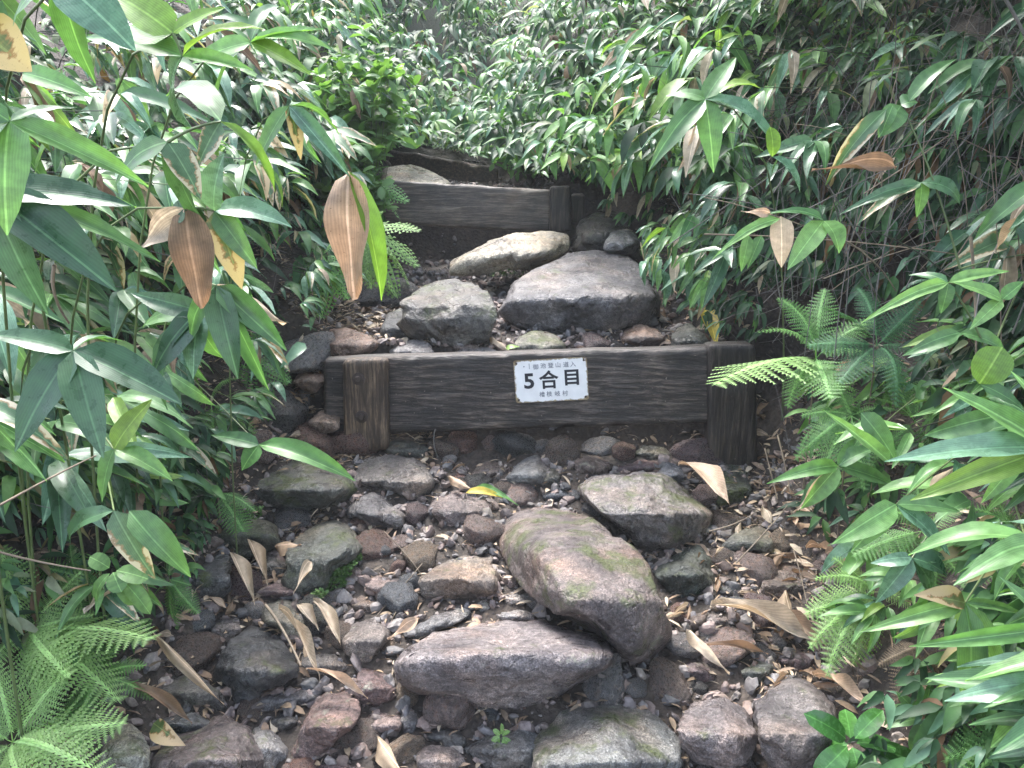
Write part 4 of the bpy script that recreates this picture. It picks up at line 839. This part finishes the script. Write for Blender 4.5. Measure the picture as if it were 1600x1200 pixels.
# ------------------------------------------------------------------ procedural bamboo grass
def clear_of_path(*ps):
    for p in ps:
        q = proj(p)
        if q is None: continue
        if inpoly(q[0], q[1], CLEAR): return False
        if q[2] < .62 and -200 < q[0] < 1800 and -200 < q[1] < 1400: return False
    return True
def choose(r, pal):
    x = r.random()*sum(w for _, w in pal)
    for k, w in pal:
        x -= w
        if x <= 0: return k
    return pal[0][0]
def cluster_leaves(r, p, out, L, n, pal, droop):
    """yield (base, tip, width, normal, mat)"""
    res = []; a0 = math.atan2(out.y, out.x)
    for k in range(n):
        a = a0+(k-(n-1)/2)*(2.3/max(n, 3))+r.uniform(-.3, .3); e = -droop+r.uniform(-.55, .35)
        d = Vector((math.cos(a)*math.cos(e), math.sin(a)*math.cos(e), math.sin(e))); l_ = L*r.uniform(.6, 1.12)
        mk = choose(r, pal); 
        if mk in ('dry', 'brown'): d = (d+Vector((0, 0, -.6))).normalized()
        tip = p+d*l_; nrm = Vector((0, 0, 1))+Vector((0, -.45, 0))+Vector((r.gauss(0, .3), r.gauss(0, .3), r.gauss(0, .2)))
        res.append((p+d*.01, tip, l_*r.uniform(.18, .27), nrm, mk))
    return res
def sasa_spec(r, node, ground, L, pal, lean, ncl, droop):
    """a plant as stem polylines and leaf tuples"""
    h = max(node.z-ground.z, .08)
    root = Vector((node.x-lean.x*h*.9, node.y-lean.y*h*.9+h*.25, 0)); root.z = gz(root.x, root.y)-.01
    mid = Vector((root.x+(node.x-root.x)*.25, root.y+(node.y-root.y)*.25, node.z+.05*h))
    main = bez(root, mid, node, 6); stems = [(main, .0022 if L > .12 else .0018)]; lv = cluster_leaves(r, node, lean, L, r.randint(3, 6), pal, droop)
    for k in range(ncl):
        t = r.uniform(.35, .95); i = min(int(t*6), 5); b = main[i].lerp(main[i+1], t*6-i)
        d = Vector((lean.x+r.uniform(-1.1, 1.1), lean.y+r.uniform(-1.1, 1.1), r.uniform(.0, .7))).normalized(); e = b+d*L*r.uniform(.5, 1.0)
        stems.append(([b, (b+e)/2+Vector((0, 0, .01)), e], .0012)); lv += cluster_leaves(r, e, d, L*r.uniform(.8, 1), r.randint(3, 5), pal, droop)
    return root, stems, lv
NUMW = ['no', 'one', 'two', 'three', 'four', 'five', 'six', 'seven', 'eight', 'nine', 'ten', 'eleven', 'twelve']
CW = [('lime', 'lime'), ('brown', 'brown'), ('half', 'half dry'), ('dry', 'tan'), ('edge', 'pale edged'), ('light', 'light green'), ('blue', 'bluish'), ('dark', 'dark')]
def build_plant(spec, label, group, cm='culm', lo=True):
    root, stems, lv = spec
    lv = [l_ for l_ in lv if clear_of_path(l_[0], l_[1], (l_[0]+l_[1])/2)]
    if len(lv) < 2: return None
    cnt_ = {}
    for l_ in lv: cnt_[l_[4]] = cnt_.get(l_[4], 0)+1
    def seen_(p):
        q = proj(p); return q is not None and -40 < q[0] < 1640 and -40 < q[1] < 1240
    if not any(seen_((l_[0]+l_[1])/2) for l_ in lv): return None
    tr_ = [f'{NUMW[min(12, cnt_[k])]} {w}' for k, w in CW if k in cnt_][:2]
    while tr_:
        cand = label+', with '+' and '.join(tr_)+(' leaf' if tr_[-1].startswith('one ') else ' leaves')
        if len(cand.replace('-', ' ').split()) <= 16: label = cand; break
        tr_.pop()
    t = thing('bamboo_plant', label, 'plant', root, group)
    V, Fc = [], []
    for pts, r_ in stems:
        a, b = tube(pts, r_, r_*.6, 4); o = len(V); V += a; Fc += [tuple(i+o for i in f) for f in b]
    add('stem', mesh('stem', [v-root for v in V], Fc, M[cm]), t)
    for b, tip, w, n_, mk in lv: leaf(t, b, tip, w, n_, mk, None, 'lo' if lo else None)
    return t
PAL_L = [('dark', 3), ('mid', 4), ('light', 2.0), ('blue', 2.5), ('edge', 1.4), ('half', .7), ('dry', .8), ('brown', .4), ('lime', .5)]
PAL_B = [('dark', 1.5), ('mid', 4), ('light', 3.5), ('blue', 2), ('edge', .7), ('dry', .5), ('lime', .7)]
PAL_RT = [('dark', 1.5), ('mid', 4), ('light', 2.5), ('blue', 2), ('edge', .8), ('dry', .7), ('lime', .8)]
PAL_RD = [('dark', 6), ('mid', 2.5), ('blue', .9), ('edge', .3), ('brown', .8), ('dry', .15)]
PAL_RB = [('dark', 2), ('mid', 4), ('light', 4), ('blue', 1.5), ('half', .4), ('dry', .5), ('lime', .4)]
REG = [ # x0,x1,y0,y1, count, leaf length, distance pulled in front of the bank, palette, lean, label, clusters, droop
 (-350, 140, -150, 720, 42, (.18, .24), (.10, .32), PAL_L, (1, -.3), 'sasa in the near left thicket', 2, .5),
 (100, 560, -120, 330, 60, (.15, .21), (.15, .42), PAL_L, (1, -.4), 'sasa in the upper left thicket', 2, .55),
 (100, 500, 330, 720, 34, (.13, .18), (.05, .25), PAL_L, (1, -.4), 'sasa on the left bank', 1, .7),
 (-200, 240, 700, 900, 8, (.12, .16), (.03, .15), PAL_L, (1, -.3), 'low sasa above the left ferns', 1, .5),
 (430, 620, 0, 300, 34, (.11, .17), (.05, .25), PAL_B, (1, -.6), 'sasa left of the upper trail bend', 1, .5),
 (430, 580, 240, 440, 22, (.09, .14), (.03, .14), PAL_L, (1, -.6), 'sasa over the bare soil left of the middle step', 1, .8),
 (480, 980, -100, 190, 42, (.10, .16), (.03, .22), PAL_B, (-.1, -1), 'sasa on the slope above the bend', 2, .6),
 (780, 1010, 130, 330, 26, (.08, .13), (.03, .18), PAL_B, (-.5, -.8), 'sasa right of the middle step', 1, .5),
 (920, 1260, -150, 200, 46, (.15, .21), (.1, .4), PAL_RT, (-.8, -.5), 'sasa overhanging at the upper right', 2, .6),
 (940, 1130, 180, 440, 30, (.11, .16), (.05, .25), PAL_RT, (-.9, -.4), 'sasa drooping over the wide grey boulder', 1, .8),
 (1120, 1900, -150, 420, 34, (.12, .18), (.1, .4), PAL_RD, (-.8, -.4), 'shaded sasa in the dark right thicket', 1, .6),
 (1420, 1850, 480, 1150, 26, (.13, .19), (.08, .25), PAL_RB, (-1, -.2), 'sasa on the right bank near the viewer', 1, .4),
 (1300, 1500, 620, 1000, 7, (.10, .14), (.02, .12), PAL_RB, (-1, -.2), 'sasa among the right hand ferns', 1, .5),
]
rp = random.Random(11); made = 0
for x0, x1, y0, y1, cnt, (l0, l1), (f0, f1), pal, lean, lab, ncl, dr in REG:
    for k in range(cnt):
        for _ in range(20):
            x, y = rp.uniform(x0, x1), rp.uniform(y0, y1)
            if not inpoly(x, y, CLEAR): break
        g = hit(x, y); f = rp.uniform(f0, f1); node = CAM+(g-CAM)*(1-f)
        if (node-CAM).length < 1.0: node = CAM+(node-CAM).normalized()*rp.uniform(1.0, 1.25)
        gg = gz(node.x, node.y)
        if node.z-gg > 1.3: node.z = gg+rp.uniform(.8, 1.3)
        dist = (node-CAM).length
        L = rp.uniform(l0, l1)
        sp_ = sasa_spec(rp, node, Vector((node.x, node.y, gg)), L, pal, Vector((*lean, 0)), ncl, dr)
        t = build_plant(sp_, lab, 'bamboo grass thicket', rp.choice(('culm', 'culm_dark', 'twig_grey')), lo=dist > 2.2)
        if t: made += 1
PAL_DK = [('dark', 4), ('mid', 3), ('blue', 1), ('brown', .4), ('edge', .3)]
# uncountable fill further back and low in the banks
def stuff_leaves(name, label, regions, seed):
    r = random.Random(seed); bank_ = {}
    for x0, x1, y0, y1, cnt, (l0, l1), (f0, f1), pal0, lean, dr in regions:
        for k in range(cnt):
            x, y = r.uniform(x0, x1), r.uniform(y0, y1)
            if inpoly(x, y, CLEAR): continue
            g = hit(x, y); node = CAM+(g-CAM)*(1-r.uniform(f0, f1))
            if (node-CAM).length < 1.0 or noise.noise(node*1.7) < -.34+.1*r.random(): continue
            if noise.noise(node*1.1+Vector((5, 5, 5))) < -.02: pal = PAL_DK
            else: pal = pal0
            L = r.uniform(l0, l1); o = Vector((lean[0]+r.uniform(-.8, .8), lean[1]+r.uniform(-.8, .8), 0)).normalized()
            for b, tip, w, n_, mk in cluster_leaves(r, node, o, L, r.randint(3, 6), pal, dr):
                if not clear_of_path(b, tip, (b+tip)/2): continue
                fm = frame(b, tip, w, n_); v, f = r.choice(LSH_LO); bank_.setdefault(mk, []).append(([fm @ Vector(q) for q in v], f))
    # one object, several materials
    V, Fc, MI = [], [], []; keys = list(bank_)
    for mi, mk in enumerate(keys):
        for v, f in bank_[mk]:
            o = len(V); V += v; Fc += [tuple(i+o for i in q) for q in f]; MI += [mi]*len(f)
    me = mesh(name, V, Fc, None); 
    for mk in keys: me.materials.append(LM_S[mk])
    me.polygons.foreach_set('material_index', MI); return tag(add(name, me), label, kind='stuff')
def stuff_leaf(name, c1, c2, rough=.52, trans=.35):
    m, nt, n, l, b = mat(name); co = objco(nt); geo = n.new('ShaderNodeNewGeometry')
    c = mix(nt, geo.outputs['Random Per Island'], c1, c2); c = mix(nt, 1.0, c, ramp(nt, noise_tex(nt, co, 35, 4), [(.3, .7), (.7, 1.3)]), 'MULTIPLY')
    l.new(c, b.inputs['Base Color']); b.inputs['Roughness'].default_value = rough; b.inputs['Specular IOR Level'].default_value = .3
    tr = n.new('ShaderNodeBsdfTranslucent'); ms = n.new('ShaderNodeMixShader'); ms.inputs[0].default_value = trans
    l.new(mix(nt, 1.0, c, (1.5, 1.6, .7), 'MULTIPLY'), tr.inputs[0]); l.new(b.outputs[0], ms.inputs[1]); l.new(tr.outputs[0], ms.inputs[2]); l.new(ms.outputs[0], n['Material Output'].inputs[0]); return m
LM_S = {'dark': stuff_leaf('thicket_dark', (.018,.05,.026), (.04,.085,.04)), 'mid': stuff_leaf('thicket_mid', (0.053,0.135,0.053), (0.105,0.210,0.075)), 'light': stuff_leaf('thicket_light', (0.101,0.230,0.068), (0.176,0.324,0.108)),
 'lime': stuff_leaf('thicket_lime', (.14,.27,.04), (.2,.32,.06)), 'blue': stuff_leaf('thicket_blue', (0.080,0.176,0.112), (0.144,0.256,0.160), .28), 'edge': stuff_leaf('thicket_pale', (.15,.2,.1), (.3,.32,.22)), 'half': stuff_leaf('thicket_half', (.16,.15,.06), (.24,.2,.1)),
 'dry': stuff_leaf('thicket_dry', (.28,.2,.13), (.42,.33,.25), .6), 'brown': stuff_leaf('thicket_brown', (.10,.06,.035), (.2,.12,.07), .65), 'shrub': LM['shrub']}
stuff_leaves('thicket_foliage', 'dense sasa foliage closing the view above the trail bend', [
  (350, 1150, -260, 260, 4300, (.12, .19), (.0, .25), PAL_B, (0, -1), .5), (1000, 1450, -200, 120, 450, (.09, .15), (.0, .2), PAL_RT, (-.6, -.8), .5),
  (600, 800, 170, 240, 260, (.05, .09), (.0, .03), PAL_B, (0, -1), .2)], 21)
stuff_leaves('bank_foliage', 'tangled low leaves covering the left bank', [
  (-300, 600, -200, 760, 1900, (.08, .14), (.0, .12), PAL_L, (1, -.5), .5), (-100, 330, 720, 1000, 120, (.05, .09), (.0, .06), PAL_L, (1, -.5), .4)], 22)
stuff_leaves('bank_foliage', 'tangled low leaves covering the right bank', [
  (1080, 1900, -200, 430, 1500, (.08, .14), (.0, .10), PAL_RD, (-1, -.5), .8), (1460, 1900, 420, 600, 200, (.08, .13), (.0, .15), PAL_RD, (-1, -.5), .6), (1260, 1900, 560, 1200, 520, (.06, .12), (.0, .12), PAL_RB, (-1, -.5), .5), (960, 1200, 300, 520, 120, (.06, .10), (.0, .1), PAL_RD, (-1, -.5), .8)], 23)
ov = []
def shade_canopy(seed, n, bx, pal, label):  # leaves added above the frame to block light from the right bank
    r = random.Random(seed); bank_ = {}
    for k in range(n):
        p = Vector((r.uniform(*bx[0]), r.uniform(*bx[1]), r.uniform(*bx[2]))); o = Vector((r.uniform(-1, .2), r.uniform(-1, 1), 0)).normalized()
        q = proj(p)
        if q and q[1] > -60: continue
        for b, tip, w, n_, mk in cluster_leaves(r, p, o, .2, 5, pal, .4):
            fm = frame(b, tip, w, n_); v, f = r.choice(LSH_LO); bank_.setdefault(mk, []).append(([fm @ Vector(z) for z in v], f))
    V, Fc, MI = [], [], []; keys = list(bank_)
    for mi, mk in enumerate(keys):
        for v, f in bank_[mk]:
            o = len(V); V += v; Fc += [tuple(i+o for i in z) for z in f]; MI += [mi]*len(f)
    me = mesh('added_shade_foliage', V, Fc, None)
    for mk in keys: me.materials.append(LM_S[mk])
    me.polygons.foreach_set('material_index', MI); tag(add('added_shade_foliage', me), label, kind='stuff')
shade_canopy(31, 1300, ((.75, 2.8), (.6, 4.2), (2.1, 3.3)), PAL_RD, 'unseen sasa tops added overhead to shade the right bank')
# small leafed shrub left of the middle step
def shrub(label, c, rad, n, mk, seed, leafpx=9, name='shrub'):
    r = random.Random(seed); cen = P(*c); g = Vector((cen.x, cen.y+.1, 0)); g.z = gz(g.x, g.y); t = thing(name, label, 'shrub', g)
    V, Fc = [], []; SV, SF = [], []; w0 = leafpx*cen.y/F
    for k in range(n):
        d = Vector((r.gauss(0, 1), r.gauss(0, 1), r.gauss(0, 1))).normalized()*rad*r.uniform(.15, 1.35)**.7; d.z *= 1.5; p = cen+d*(1+.6*noise.noise(d*12+Vector((seed, 0, 0))))
        q = proj(p)
        if q and inpoly(q[0], q[1], CLEAR): continue
        for j in range(4):
            e = (Vector((r.gauss(0, 1), r.gauss(0, 1)-.5, r.gauss(0, .6)+.1))).normalized(); tip = p+e*w0*1.7
            fm = frame(p, tip, w0*r.uniform(.7, 1.1), Vector((0, -.3, 1))+Vector((r.gauss(0, .4), r.gauss(0, .4), 0))); v, f = RSL; o = len(V); V += [fm @ Vector(a) for a in v]; Fc += [tuple(i+o for i in b) for b in f]
        if k % 9 == 0:
            a, b = tube([g+rv(.02), (g+p)/2+rv(.03), p], .002, .001, 3); o = len(SV); SV += a; SF += [tuple(i+o for i in f) for f in b]
    add('foliage', mesh('foliage', [v-g for v in V], Fc, LM_S['shrub'] if mk == 'shrub' else LM[mk]), t)['kind'] = 'stuff'
    add('branches', mesh('branches', [v-g for v in SV], SF, M['twig_grey']), t)
RSL = leaf_shape(4, 2, .08, .6, .3, 0, (.6, .5))
shrub('small leafed bright shrub left of the upper trail bend', (560, 210, 3.7), .20, 330, 'shrub', 1, 14)
shrub('small leafed shrub hanging left of the middle timber', (545, 300, 3.5), .15, 180, 'shrub', 2, 13)
shrub('low dense shrub right of the farthest step', (830, 250, 4.4), .17, 260, 'fern_m', 3, 9)
shrub('small herb tuft growing between the pale and the wide grey boulder', (775, 436, 3.15), .055, 60, 'shrub', 4, 8, 'herb')
# moss and weeds near the rocks: stuff
r = random.Random(5); items = []
for poly, n_, h in [([(495,935),(520,890),(565,860),(570,880),(540,925),(505,945)], 260, .012), ([(385,800),(415,800),(425,850),(395,860)], 120, .012), ([(740,428),(820,425),(820,445),(750,440)], 50, .015)]:
    xs = [q[0] for q in poly]; ys = [q[1] for q in poly]; k = 0
    while k < n_:
        x, y = r.uniform(min(xs), max(xs)), r.uniform(min(ys), max(ys))
        if not inpoly(x, y, poly): continue
        k += 1; p = hit(x, y)+Vector((0, -.03, .03))
        for j in range(3):
            d = Vector((r.gauss(0, 1), r.gauss(0, 1)-.5, abs(r.gauss(0, 1)))).normalized(); fm = frame(p, p+d*h, h*.5, Vector((0, -.5, 1))+rv(.3)); v, f = RSL; items.append(([fm @ Vector(a) for a in v], f))
joined('moss', items, M['moss'], 'small green moss sprigs between the left rocks')
# ------------------------------------------------------------------ dead stems of the right thicket and twigs
rs = random.Random(8)
def stem_pts(a, b, sag=.05, n=6): 
    m_ = (a+b)/2+Vector((rs.uniform(-1, 1)*sag, rs.uniform(-1, 1)*sag, rs.uniform(-.3, 1)*sag)); return bez(a, m_, b, n)
def single(name, pts, r0, m, label, cat, group=None):
    c = pts[0].copy(); V, Fc = tube(pts, r0, r0*.6, 5); o = add(name, mesh(name, [v-c for v in V], Fc, M[m])); o.location = c; return tag(o, label, cat, group)
for k in range(220):
    x, y = rs.uniform(1100, 1680), rs.uniform(-60, 430)
    g = hit(x, y); a = g+Vector((rs.uniform(-.1, .1), .03, -.05)); f = rs.uniform(.06, .28)
    p = CAM+(g-CAM)*(1-f); ang = rs.choice((rs.gauss(1.57, .45), rs.uniform(0, 3.14))); L = rs.uniform(.2, .55)
    d = Vector((math.cos(ang), rs.uniform(-.3, .3), abs(math.sin(ang))+.05)); 
    A, B = p-d*L*.5, p+d*L*.5
    if not clear_of_path(A, B, p): continue
    single('dead_stem', stem_pts(A, B, .07), rs.uniform(.0008, .0020), rs.choice(('twig_grey', 'twig_grey', 'twig')), ('upright' if abs(ang-1.57) < .3 else 'flat lying' if abs(ang-1.57) > 1.1 else 'left leaning' if ang > 1.57 else 'right leaning')+(' long' if L > .4 else ' short' if L < .28 else '')+' dead stem in the '+('upper' if y < 80 else 'lower' if y > 320 else 'middle')+' right thicket'+(', near the trail' if x < 1300 else ', near the right edge' if x > 1500 else ''), 'dead stem', 'dead stems in the right thicket')
items = []
for k in range(1500):
    if k < 1000: x, y = rs.uniform(1120, 1900), rs.uniform(-200, 640)
    else: x, y = rs.uniform(-200, 560), rs.uniform(-150, 800)
    if inpoly(x, y, CLEAR): continue
    g = hit(x, y); p = CAM+(g-CAM)*(1-rs.uniform(0, .14)); L = rs.uniform(.06, .28); ang = rs.uniform(0, 3.14); d = Vector((math.cos(ang), rs.uniform(-.5, .5), math.sin(ang))); A, B = p-d*L*.5, p+d*L*.5
    if clear_of_path(A, B, p): items.append(tube(stem_pts(A, B, .05, 4), .0009, .0006, 3))
joined('twig_tangle', items, M['twig_grey'], 'tangle of thin dead twigs covering the banks', False)
for px0, py0, Y0, px1, py1, Y1, r0, m, lab in [
  (-10, 860, 1.15, 142, 892, 1.2, .0022, 'twig', 'pale dry stick poking in from the left edge'),
  (-10, 795, 1.1, 150, 712, 1.3, .0022, 'twig', 'long dry stick slanting up at the left'),
  (85, 415, 1.15, 108, 505, 1.2, .003, 'twig', 'short broken dry stem at the left'),
  (1100, 366, 1.55, 1500, 398, 1.7, .0018, 'twig', 'long thin dry stalk behind the sunlit spray'),
  (1310, 370, 1.55, 1400, 455, 1.75, .002, 'twig', 'dry stalk slanting down under the sunlit spray'),
  (1517, 370, 1.6, 1525, 580, 1.6, .0035, 'twig', 'upright tan cane in the right thicket'),
  (1560, -20, 1.7, 1640, 180, 1.7, .004, 'twig_grey', 'thick grey cane crossing the upper right corner'),
  (1060, 20, 1.9, 1010, 60, 1.9, .002, 'culm', 'green cane at the top right of centre'),
  (660, 880, 1.86, 590, 960, 1.72, .0012, 'twig', 'thin bent straw lying on the pink pebbles'),
  (600, 830, 1.98, 660, 900, 1.84, .0012, 'twig', 'thin straw above the bent one on the pebbles'),
  (415, 945, 1.62, 470, 1040, 1.45, .004, 'twig', 'pale dry stalk lying on the dark bluish boulder'),
  (1108, 830, 1.95, 1180, 800, 1.95, .002, 'twig', 'dead twig in the litter under the right post'),
  (1195, 700, 2.2, 1215, 780, 2.1, .003, 'twig', 'hanging root stub beside the right post'),
  (1215, 680, 2.15, 1235, 770, 2.05, .003, 'twig', 'second hanging root right of the right post'),
  (1150, 880, 1.75, 1230, 790, 1.85, .002, 'twig', 'twig leaning up through the litter on the right'),
  (1240, 860, 1.75, 1262, 950, 1.6, .0016, 'twig', 'forked pale twig on the brown earthy boulder'),
  (680, 670, 2.42, 684, 715, 2.38, .002, 'twig_grey', 'thin root hanging under the signed timber')]:
    a, b = P(px0, py0, Y0), P(px1, py1, Y1); single('twig', stem_pts(a, b, .02), r0, m, lab, 'twig')
# ------------------------------------------------------------------ dead leaves on the ground
def ground_leaf(px0, py0, px1, py1, w, mk, lab, up=.03, sh=None, grp=None):
    a, b = hit(px0, py0), hit(px1, py1); 
    a = CAM+(a-CAM)*(1-up); b = CAM+(b-CAM)*(1-up)
    kind = 'dry' if mk in ('dry', 'brown', 'orange') else 'leaf'
    o = add('fallen_leaf', leaf_mesh(kind, mk, random.randrange(3) if sh is None else sh), None, frame(a, b, w*a.y/F, Vector((0, -.6, 1))+rv(.3))); return tag(o, lab, 'dead leaf', grp)
for q in [
 (1060,725,1140,790,40,'orange','broad orange tan leaf draped over the mossy block below the right post',.06),
 (1110,945,1275,1005,38,'dry','long cream leaf in the right litter, the widest there',.04),
 (1180,950,1290,1010,24,'brown','brown leaf beside the long cream one',.03),
 (1072,985,1140,1052,22,'dry','curled tan leaf pointing at the cream coloured stone',.04),
 (1090,1010,1200,1022,14,'brown','narrow brown leaf across the right litter',.04),
 (1225,925,1240,985,24,'dry','pale upright leaf below the brown earthy boulder',.03),
 (1270,1055,1360,1105,24,'orange','orange edged leaf right of the blue streaked boulder',.04),
 (435,950,500,1060,16,'dry','pale leaf ribbon lying on the dark bluish boulder',.08),
 (478,1045,575,1092,16,'orange','rust coloured leaf ribbon continuing down to the purple oblong rock',.07),
 (362,865,398,945,24,'dry','pinkish dry leaf standing upright at the left',.05),
 (390,845,418,915,22,'dry','tan dry leaf standing beside the pinkish one',.05),
 (486,878,458,928,16,'dry','short tan leaf on the greenish angular rock',.10),
 (430,855,470,850,30,'orange','curled rust leaf in the shade under the broad dark boulder',.05),
 (655,966,605,998,20,'orange','small orange leaf left of the tan slab',.05),
 (490,938,532,1008,24,'dry','yellowish tan leaf left of the brown veined stone',.05),
 (468,945,498,985,22,'dry','cream leaf scrap beside the yellowish tan leaf',.06),
 (590,1152,635,1215,34,'dry','wide straw coloured leaf at the bottom edge',.04),
 (728,770,785,778,16,'yellow','yellow fallen leaf in front of the gravelly flat rock',.05),
 (745,760,810,790,12,'light','green fallen leaf beside the yellow one',.05),
 (700,745,740,765,16,'orange','tan leaf left of the yellow fallen leaf',.04),
 (240,1130,290,1165,36,'half','yellow green fallen leaf by the wet dark stone at the bottom left',.07),
 (765,530,800,552,14,'dry','small pinkish leaf right of the blocky mossy rock',.03),
 (790,545,812,542,12,'lime','small yellow leaf scrap behind the sign',.04),
 (1100,480,1120,540,26,'yellow','pale yellow leaf hanging above the right post',.06),
 (185,905,130,955,44,'dry','cream triangular leaf above the bottom left ferns',.10),
 (240,990,350,1100,18,'dry','long straw leaf across the smooth dark brown rock',.08),
 (200,1070,300,1130,22,'brown','brown leaf beside the white lichen stone',.06),
 (1330,560,1290,600,14,'dry','small tan leaf caught in the dark fern',.12),
 (1560,880,1620,890,26,'half','half brown leaf at the right edge',.15),
 ]: ground_leaf(*q[:6], q[6], q[7])
DZ = [([(1060,790),(1290,800),(1330,1080),(1060,1080)], 70, (20, 60), 'lying in the leaf litter right of the main boulder'),
      ([(350,800),(560,850),(560,1060),(280,1060),(250,950)], 40, (18, 45), 'lying among the rocks on the left side'),
      ([(400,560),(530,480),(535,700),(380,700)], 45, (14, 32), 'lying in the brown litter left of the signed step'),
      ([(0,700),(360,700),(330,900),(0,900)], 40, (25, 60), 'caught in the undergrowth at the lower left'),
      ([(980,470),(1180,440),(1180,545),(900,545)], 28, (14, 36), 'lying above the right end of the signed step'),
      ([(1180,640),(1320,700),(1320,860),(1190,800)], 30, (20, 45), 'caught on the right bank beside the right post'),
      ([(560,1040),(1180,1040),(1180,1200),(560,1200)], 22, (14, 36), 'lying between the bottom rocks'),
      ([(680,700),(1100,700),(1100,760),(680,780)], 18, (12, 26), 'lying in the stone row under the signed timber')]
rd = random.Random(77); n_ = 0
for poly, num, (a, b), ph in DZ:
    xs = [q[0] for q in poly]; ys = [q[1] for q in poly]; k = 0
    while k < num:
        x, y = rd.uniform(min(xs), max(xs)), rd.uniform(min(ys), max(ys))
        if not inpoly(x, y, poly): continue
        k += 1; L = rd.uniform(a, b); an = rd.uniform(0, 6.28); mk = rd.choice(('dry', 'dry', 'brown', 'brown', 'orange')); nm = {'dry': 'tan', 'brown': 'brown', 'orange': 'rusty orange'}[mk]
        sz = 'long' if L > (a+b)/2 else 'short'
        ground_leaf(x, y, x+L*math.cos(an), y+L*.6*math.sin(an), L*rd.uniform(.16, .34), mk, f'{sz} {nm} dead leaf '+(near(x, y) if 'rock' in ph or 'stone' in ph or 'main' in ph else ph), rd.uniform(.004, .02), None, 'dead leaves '+ph)
items = []
for k in range(9000):
    z = rd.random()
    if z < .25: x, y = rd.uniform(.55, 1.25), rd.uniform(1.2, 2.4)
    elif z < .5: x, y = rd.uniform(-1.4, -.5), rd.uniform(1.0, 2.9)
    elif z < .7: x, y = rd.uniform(-.75, -.25), rd.uniform(2.3, 3.4)
    elif z < .85: x, y = rd.uniform(-.8, .9), rd.uniform(1.2, 2.4)
    else: x, y = rd.uniform(.3, 1.2), rd.uniform(2.5, 3.6)
    p = Vector((x, y, gz(x, y)+.004)); an = rd.uniform(0, 6.28); L = rd.uniform(.008, .05); d = Vector((math.cos(an), math.sin(an), rd.uniform(-.1, .5)))*L
    fm = frame(p, p+d, L*rd.choice((.08, .2, .35)), Vector((rd.gauss(0, .4), rd.gauss(0, .4), 1))); v, f = RSL; items.append(([fm @ Vector(q) for q in v], f))
for k in range(5200):
    x, y = (rd.uniform(-.66, -.28), rd.uniform(2.62, 3.5)) if k % 2 else (rd.uniform(-1.1, -.55), rd.uniform(1.9, 3.9)); p = Vector((x, y, gz(x, y)+.003)); an = rd.uniform(0, 6.28); L = rd.uniform(.006, .03); d = Vector((math.cos(an), math.sin(an), rd.uniform(-.1, .3)))*L
    fm = frame(p, p+d, L*rd.choice((.1, .3, .6)), Vector((rd.gauss(0, .3), rd.gauss(0, .3), 1))); v, f = RSL; items.append(([fm @ Vector(q) for q in v], f))
joined('leaf_litter', items, M['litter'], 'crumbled brown leaf litter on the soil')
# ------------------------------------------------------------------ haze: added volume, a milky veil that lifts the dark tones
if HAZE > 0:
    bm = bmesh.new(); bmesh.ops.create_cube(bm, size=1); me = bpy.data.meshes.new('haze'); bm.to_mesh(me); bm.free()
    hz = add('haze', me); hz.scale = (304, 264, 24); hz.location = (0, 70, 4.5)
    m = bpy.data.materials.new('haze'); m.use_nodes = True; nn_ = m.node_tree.nodes; nn_.remove(nn_['Principled BSDF']); vp = nn_.new('ShaderNodeVolumePrincipled'); vp.inputs['Density'].default_value = HAZE; vp.inputs['Color'].default_value = (.93, .97, 1, 1); m.node_tree.links.new(vp.outputs[0], nn_['Material Output'].inputs['Volume']); me.materials.append(m); tag(hz, 'thin pale haze added as a veil to lift dark tones', kind='stuff')
print('plants', made, 'objects', len(SC.objects))

# labels: copies that still read alike are told apart by their order from left to right
by = {}
for o in SC.objects:
    if o.parent is None and o.get('category') and o.get('label'): by.setdefault(o['label'], []).append(o)
ORD = ['', '', 'second', 'third', 'fourth', 'fifth', 'sixth', 'seventh', 'eighth', 'ninth']
for lab, os_ in by.items():
    if not 2 <= len(os_) <= 9 or len(lab.split()) > 12+4: continue
    os_.sort(key=lambda o: (proj(o.location) or (0,))[0]); k = len(os_)
    for i, o in enumerate(os_):
        w = 'leftmost' if i == 0 else 'rightmost' if i == k-1 else ORD[i+1]+' from left'
        new = (w+' '+lab) if i in (0, k-1) else w+', '+lab
        if len(new.split()) <= 16: o['label'] = new
